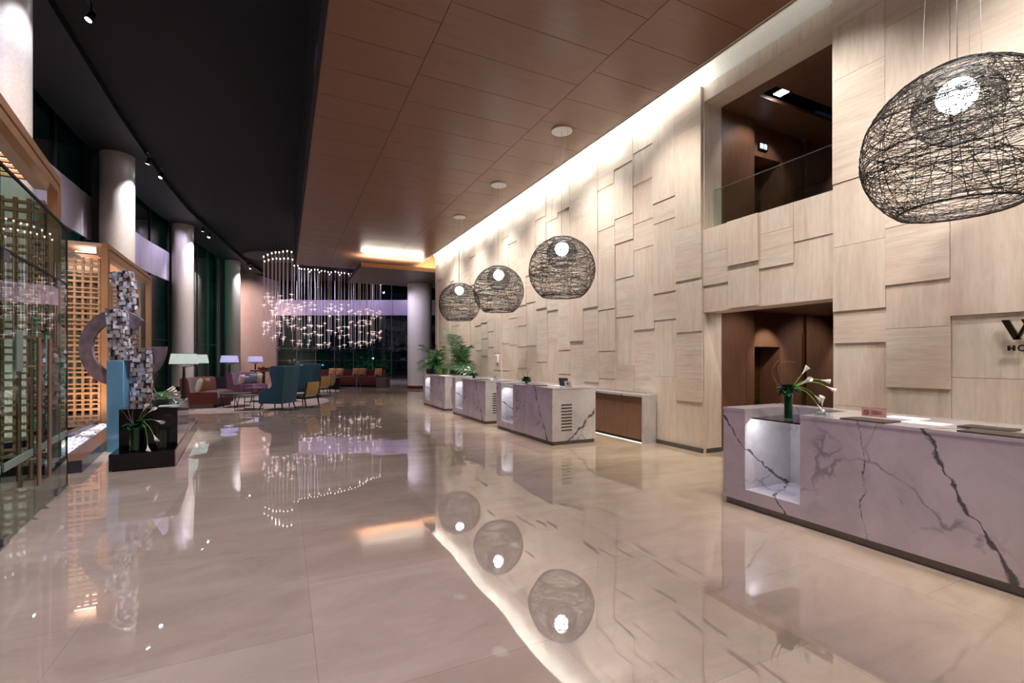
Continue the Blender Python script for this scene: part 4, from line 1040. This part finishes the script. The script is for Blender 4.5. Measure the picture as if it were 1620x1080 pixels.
arrangement((q.x, q.y, 1.2455), 'pale flower bowl with curling twigs behind the front wing chair', .10, .12, [((.14, 0, .2), (0, 0, .03)), ((-.06, 0, .2), (0, 0, 0)), ((.26, 0, .14), (0, 0, .05)), ((.04, .05, .24), (0, 0, 0))],
    [((-.1, 0, .62), (-.18, 0, 0)), ((-.22, 0, .3), (-.1, 0, .1))], 40, .12, 16, 'none')
t_ = thing('side_chest', 'dark low chest between the pillar and the third floor lamp', 'chest', (*at(25.5, 350).to_2d(), 0), -YAW)
MB().box(-.75, .75, -.2, .2, .0, .07).build('plinth', M['black'], t_); MB().box(-.8, .8, -.22, .22, .07, .62).build('body', M['dgrey'], t_)
# floor lamps
def floor_lamp(px, d, mat, label):
    t_ = thing('floor_lamp', label, 'lamp', at(d, px, .001), 0, 'tripod shaded floor lamps in the lounge')
    MB().lathe([(.14, 0), (.14, .015), (.075, .03), (.032, 1.32), (.02, 1.36)], 16).build('pole', M['darkwood'], t_)
    m = MB()
    for k in range(4): a = PI / 2 * k + .4; m.tube([(0, 0, 1.33), (.16 * math.cos(a), .16 * math.sin(a), 1.36), (.355 * math.cos(a), .355 * math.sin(a), 1.43)], .01, 6)
    m.build('shade_arm', M['darkwood'], t_)
    sh = MB().lathe([(.37, 1.425), (.315, 1.735), (.311, 1.735), (.366, 1.425)], 40, cap=False).build('lamp_shade', mat, t_)
    MB().lathe([(.372, 1.42), (.372, 1.43)], 40, cap=False).lathe([(.317, 1.73), (.317, 1.74)], 40, cap=False).build('shade_rim', M['dgrey'], t_)
    MB().sphere((0, 0, 1.52), .06, 14, 8).build('bulb', M['bulb'], t_)
floor_lamp(291, 14.0, M['glow_teal'], 'nearest floor lamp with a pale teal lit shade, by the rust sofa')
floor_lamp(311, 16.6, M['glow_teal'], 'floor lamp with a shade lit pale teal half hidden behind the nearest lamp')
floor_lamp(363, 21.0, M['glow_lilac'], 'floor lamp with a shade lit lilac in front of the farthest left pillar')
floor_lamp(404, 25.0, M['glow_lilac'], 'floor lamp with a shade lit white lilac against the beige wall')

# ---- chandelier
zx = [105, 145, 185, 222, 258, 295, 335, 378, 405, 440, 475, 505, 540, 570, 605, 635, 670, 703, 735, 765, 805, 835, 865, 895, 935, 965, 1000, 1030, 1050, 1080, 1105, 1120, 1150, 1160, 1185, 1210, 1235]
zd = [27.3, 26.8, 26.4, 26.2, 26.2, 26.0, 25.9, 26.1, 29.9, 29.9, 31.0, 31.1, 31.1, 31.4, 31.2, 31.3, 31.7, 31.8, 32.1, 32.2, 32.0, 32.3, 32.4, 32.5, 32.8, 32.9, 33.4, 33.8, 34.1, 34.5, 34.8, 35.1, 35.4, 35.7, 36.0, 36.3, 36.6]
ZH = 7.5
c0 = at(29.5, 432)
ch = thing('chandelier', 'long sweeping chandelier of hanging lit acrylic rods over the lounge', 'chandelier', (c0.x, c0.y, 0))
drops = []
for k, (x, d) in enumerate(zip(zx, zd)):
    px = 400 + x * .162; drops.append((px, d, k))
    if k < 8: drops.append((px + 1.5, d + 1.3 + .1 * k, k))
    elif k % 3 == 0: drops.append((px + 2.2, d + .9, k))
def drop_mesh(seed, bot, nst):
    rr = random.Random(seed); m = MB(); m.tube([(0, 0, -ZH + bot), (0, 0, 0)], .012, 5, 0)
    m.lathe([(.03, -.07), (.038, -.0), (.038, .02)], 8, (0, 0, 0), 1)
    zs = [bot + .25 + rr.uniform(0, .1)] + [rr.uniform(bot + .6, 5.4) for _ in range(nst)]
    for z in zs:
        zz = z - ZH
        for a in (0, PI / 2):
            c, s_ = math.cos(a + .4) * .13, math.sin(a + .4) * .12; m.tube([(-c, -s_, zz), (c, s_, zz)], [.010, .010] if False else .010, 4, 2)
        m.tube([(0, 0, zz - .13), (0, 0, zz + .05)], .016, 5, 2)
    return m
prot = []
rr = random.Random(12)
for i in range(14):
    o = drop_mesh(i, [2.35, 2.3, 2.9, 2.6, 2.2, 3.2, 2.45, 2.75, 3.0, 2.25, 3.4, 2.55, 2.4, 3.1][i], 2 + i % 3).build('light_rod', [M['rod'], M['led'], M['star']], ch); prot.append(o)
used = set()
for px, d, k in drops:
    i = rr.randrange(14); p = at(d, px) - c0
    if i not in used: o = prot[i]; used.add(i)
    else: o = prot[i].copy(); C.objects.link(o); o.parent = ch
    o.location = (p.x, p.y, ZH); o.rotation_euler = (0, 0, rr.uniform(0, 3))
m = MB(); pts = [at(d + .5, 400 + x * .162) - c0 for x, d in zip(zx, zd)]
for i in range(len(pts) - 1):
    pass
for px, d, k in drops:
    p = at(d, px) - c0; m.tube([(p.x, p.y, ZH), (p.x, p.y, ZB - .02)], .004, 3)
m.build('suspension_wire', M['black'], ch)
q = at(31.8, 432) - c0
MB().lathe([(0, ZB - .10), (1.75, ZB - .10), (1.8, ZB - .01)], 48, (q.x, q.y, 0), cap=False, smooth=False).build('canopy', M['greywall'], ch, label='round grey ceiling plate')

# ---- track spotlights at the pillars
for (cx, cy), lb in zip(CP, ['nearest left pillar', 'second pillar', 'third pillar by the lamps', 'farthest left pillar']):
    for i, (dx, dy) in enumerate(((.95, -.55), (1.05, .75))):
        x, yv = cx + dx, cy + dy
        t_ = thing('track_spotlight', 'black track spotlight on the dark ceiling, %s the %s' % (('before', 'past')[i], lb), 'spotlight', (x, yv, 8.28), 0, None)
        tgt = Vector((cx + .2, cy, 5.5)) - Vector((x, yv, 8.0)); R_ = Matrix.Translation((0, 0, -.2)) @ tgt.to_track_quat('Z', 'Y').to_matrix().to_4x4()
        MB().tube([(0, 0, 0), (0, 0, -.2)], .015, 6).box(-.03, .03, -.2, .2, -.02, 0).build('mount', M['black'], t_)
        MB().lathe([(.05, -.08), (.06, .0), (.065, .12)], 16, M=R_).build('housing', M['black'], t_)
        MB().lathe([(.0, .121), (.055, .121)], 16, cap=False, M=R_).build('lens', M['lens'], t_)
        L_ = Vector((x, yv, 8.05))
        if i == 0: light('SPOT', 'pillar_fill', (cx + 2.6, cy - 1.9, 8.4), 850 * (1 if cy < 30 else .35), '#fff0ea', target=(cx, cy, 3.6), spot_size=math.radians(50), spot_blend=1.0, shadow_soft_size=.04)  # extra fill on the pillar, added without a fixture
        if i == 0 or True:
            light('SPOT', 'pillar_spot', L_ + tgt.normalized() * .16, (650 if i == 0 else 300) * (.35 if cy < 12 else 1), '#eef0ff', target=(cx + .25, cy, 5.6), spot_size=math.radians(66), spot_blend=1.0, shadow_soft_size=.05)

# ================================================================== LIGHT
def area(name, loc, sx, sy, energy, col, target):
    return light('AREA', name, loc, energy, col, target=target, shape='RECTANGLE', size=sx, size_y=sy)
# cove strip along the wall head
for y0, y1 in ((-6, 3.66), (3.66, 5.76), (5.76, 8.5), (8.5, 14.5), (14.5, 21.2)):
    o = light('AREA', 'cove_strip', (6.08, (y0 + y1) / 2, 6.36), (17 if y0 > 8 else 9 if y0 > 5 else .5) * (y1 - y0), '#fbf9ee', shape='RECTANGLE', size=.1, size_y=y1 - y0)
    o.rotation_euler = (0, math.radians(-95), 0); o.location.x = 5.99; o.location.z = 6.33
for y in [7.0 + 1.1 * k for k in range(13)]:
    light('SPOT', 'cove_downlight', (6.08, y, 6.36), (46 if y > 8 else 28), '#fffcf6', target=(6.36, y, 3.6), spot_size=math.radians(112), spot_blend=.95, shadow_soft_size=.04)
# added fill spots at the wood and black ceilings, without fixtures
y = -3.5
while y < 20.5:
    light('SPOT', 'wall_fill', (4.9, y, 6.17), (310 if y > 8 else 260), '#fff6ec', target=(6.32, y + .2, 2.4), spot_size=math.radians(100), spot_blend=.9, shadow_soft_size=.05); y += 2.4  # added unseen spots that brighten the stone wall
for x, yv, ty, e in ((3.7, -3, -1.0, 450), (3.7, -.5, 1.0, 820), (3.7, 2.0, 2.2, 800), (3.7, 4.5, 6.5, 40), (3.7, 7, 9, 70), (3.7, 9.5, 11.5, 110), (3.7, 12, 14, 120), (3.7, 14.5, 16.5, 130), (3.7, 17, 19, 130)):
    light('SPOT', 'low_wall_fill', (x, yv, 6.17), e, '#fff3e8', target=(6.32, ty, 1.3), spot_size=math.radians(85), spot_blend=1.0, shadow_soft_size=.35 if yv < 9 else .05)  # more unseen spots, added to lift the lower wall
for x, yv, e in ((1.3, -2, 100),):
    light('SPOT', 'ceiling_fill', (x, yv, 6.17), e, '#ffe9dc', target=(x, yv, 0), spot_size=math.radians(130), spot_blend=.8, shadow_soft_size=.06)  # added fill behind the viewpoint
for x, yv, e in ((-.8, 0, 640), (-1.2, 5, 600), (-1.4, 10, 190), (-1.6, 15.5, 250), (-1.2, 21, 520), (-.5, 27, 520), (1.5, 33, 420), (5.0, 33, 420), (8.5, 34, 320)):
    light('SPOT', 'lobby_fill', (x, yv, 8.44), e * 3.0, '#dfd8f4', target=(x - .8, yv, 0), spot_size=math.radians(84), spot_blend=.9, shadow_soft_size=.03)  # unseen spots added to light the floor and lounge
for yv, e in ((1.2, 60), (7.41, 800), (10.57, 800), (13.76, 800)):
    light('SPOT', 'desk_end_fill', (4.1, yv - 2.4, 6.17), e, '#fff3ea', target=(4.95, yv, .75), spot_size=math.radians(42), spot_blend=1.0, shadow_soft_size=.03)  # added spots brightening the desk ends and tops
for yv in (2.6, 8.7, 11.9, 15.1):
    light('SPOT', 'desk_front_fill', (-1.9, yv - 1.0, 8.44), 620, '#b48cf4', target=(4.37, yv, .55), spot_size=math.radians(26), spot_blend=1.0, shadow_soft_size=.04)  # added lilac fill that tints the desk fronts
# far end bands and beige wall washed lilac
for px, d in ((470, 36), (540, 36), (610, 36)):
    q = at(d, px, 8.3); light('SPOT', 'band_wash', q, 620, '#d3c0ff', target=at(42, px, 5.9), spot_size=math.radians(80), spot_blend=1.0, shadow_soft_size=.1)
q = at(33, 425, 8.3); light('SPOT', 'wall_wash', q, 3600, '#ffd9d8', target=at(40, 408, 3.0), spot_size=math.radians(62), spot_blend=.7, shadow_soft_size=.1)
for yv in (9, 15, 23.5, 27): light('SPOT', 'band_wash', (-3.6, yv, 8.2), 300, '#e2d8ff', target=(-5.7, yv + .6, 6.0), spot_size=math.radians(95), spot_blend=.8, shadow_soft_size=.1)
q = gw + r2 * 1.5 + Vector((-FWD.x, -FWD.y)) * .0
light('SPOT', 'screen_fill', (gw.x + r2.x * 2 - FWD.x * .25, gw.y + r2.y * 2 - FWD.y * .25, .2), 60, '#fff4e6', target=(gw.x + r2.x * 2, gw.y + r2.y * 2, 2.2), spot_size=math.radians(150), spot_blend=.9, shadow_soft_size=.05)  # added fill to brighten the grey screen wall
for x, yv in ((5.0, 22.6), (4.6, 24.6)): light('SPOT', 'bulkhead_fill', (x, yv, 5.6), 190, '#e6d8f4', target=(6.6, 25.3, 2.2), spot_size=math.radians(95), spot_blend=.9, shadow_soft_size=.05)  # spots added under the slab to lift the dark round pillar
# bulkhead trough
area('trough_strip', (4.5, 21.9, 5.82), 2.8, .15, 150, '#fff2e2', (4.5, 22.0, 8))
area('trough_strip', (6.9, 23.2, 5.84), 1.6, .15, 60, '#fff0dc', (6.9, 23.6, 8))
# desk niches and back counter
for yv, _ in DY:
    area('niche_strip', (DX + .08, yv + 1.93, .93), .5, .03, 2.6, '#f2f4ff', (DX + .55, yv + 1.95, .2))
# lift lobbies
for x, yv, z, e in ((8.05, 5.35, 2.38, 40), (7.0, 4.4, 2.4, 40), (9.3, 4.4, 2.4, 40), (10.6, 5.35, 2.38, 40), (7.35, 5.09, 5.90, 25), (8.05, 5.35, 5.86, 18), (10.6, 5.35, 5.86, 25)):
    light('SPOT', 'lobby_spot', (x, yv, z), e, '#fff0e6', target=(x, 5.95, z - 1.3), spot_size=math.radians(85), spot_blend=.6, shadow_soft_size=.03)
# entrance side: pebble bed uplights, portal soffits, sculpture spots
for yv in (9.6, 11.2, 12.5):
    light('SPOT', 'pebble_uplight', (-3.15 - .03 * (yv - 9), yv, .22), 50, '#ffd0aa', target=(-4.2, 13.2, 2.0), spot_size=math.radians(110), spot_blend=.8, shadow_soft_size=.04)
for x, yv in ((-4.4, 7.2), (-4.4, 12.2), (-4.6, 15.5)):
    light('POINT', 'vestibule_lamp', (x, yv, 3.3), 20, '#ffe4cc', shadow_soft_size=.08)
light('SPOT', 'sculpture_spot', (-1.4, 8.0, 8.2), 3000, '#eef0ff', target=(so.x, so.y, 1.8), spot_size=math.radians(26), spot_blend=.5, shadow_soft_size=.05)
light('SPOT', 'garden_fill', (-8.5, 30, .3), 1500, '#58d8c8', target=(-10.6, 34, 4), spot_size=math.radians(140), spot_blend=.8, shadow_soft_size=.1)  # added teal fill on the wall outside, for the glass
light('SPOT', 'garden_fill', (-8.5, 18, .3), 500, '#58b8d8', target=(-11.6, 20, 4), spot_size=math.radians(140), spot_blend=.8, shadow_soft_size=.1)  # second added fill on the same wall
q = at(44.5, 580, .1); light('SPOT', 'garden_fill', q, 900, '#9ad8b8', target=at(48, 580, 1.5), spot_size=math.radians(120), spot_blend=.8, shadow_soft_size=.1)  # fill added to bring up the shrubs outside

w = bpy.data.worlds.new('night'); S.world = w; w.use_nodes = True
bg = w.node_tree.nodes['Background']; bg.inputs[0].default_value = (.012, .02, .04, 1); bg.inputs[1].default_value = .25
S.view_settings.view_transform = 'Standard'; S.view_settings.look = 'None'; S.view_settings.gamma = 1; S.view_settings.exposure = 0.35; S.view_settings.use_curve_mapping = False
cy = S.cycles
cy.max_bounces = 7; cy.diffuse_bounces = 3; cy.glossy_bounces = 4; cy.transmission_bounces = 4; cy.transparent_max_bounces = 14
cy.caustics_reflective = False; cy.caustics_refractive = False; cy.sample_clamp_indirect = 4; cy.use_denoising = True
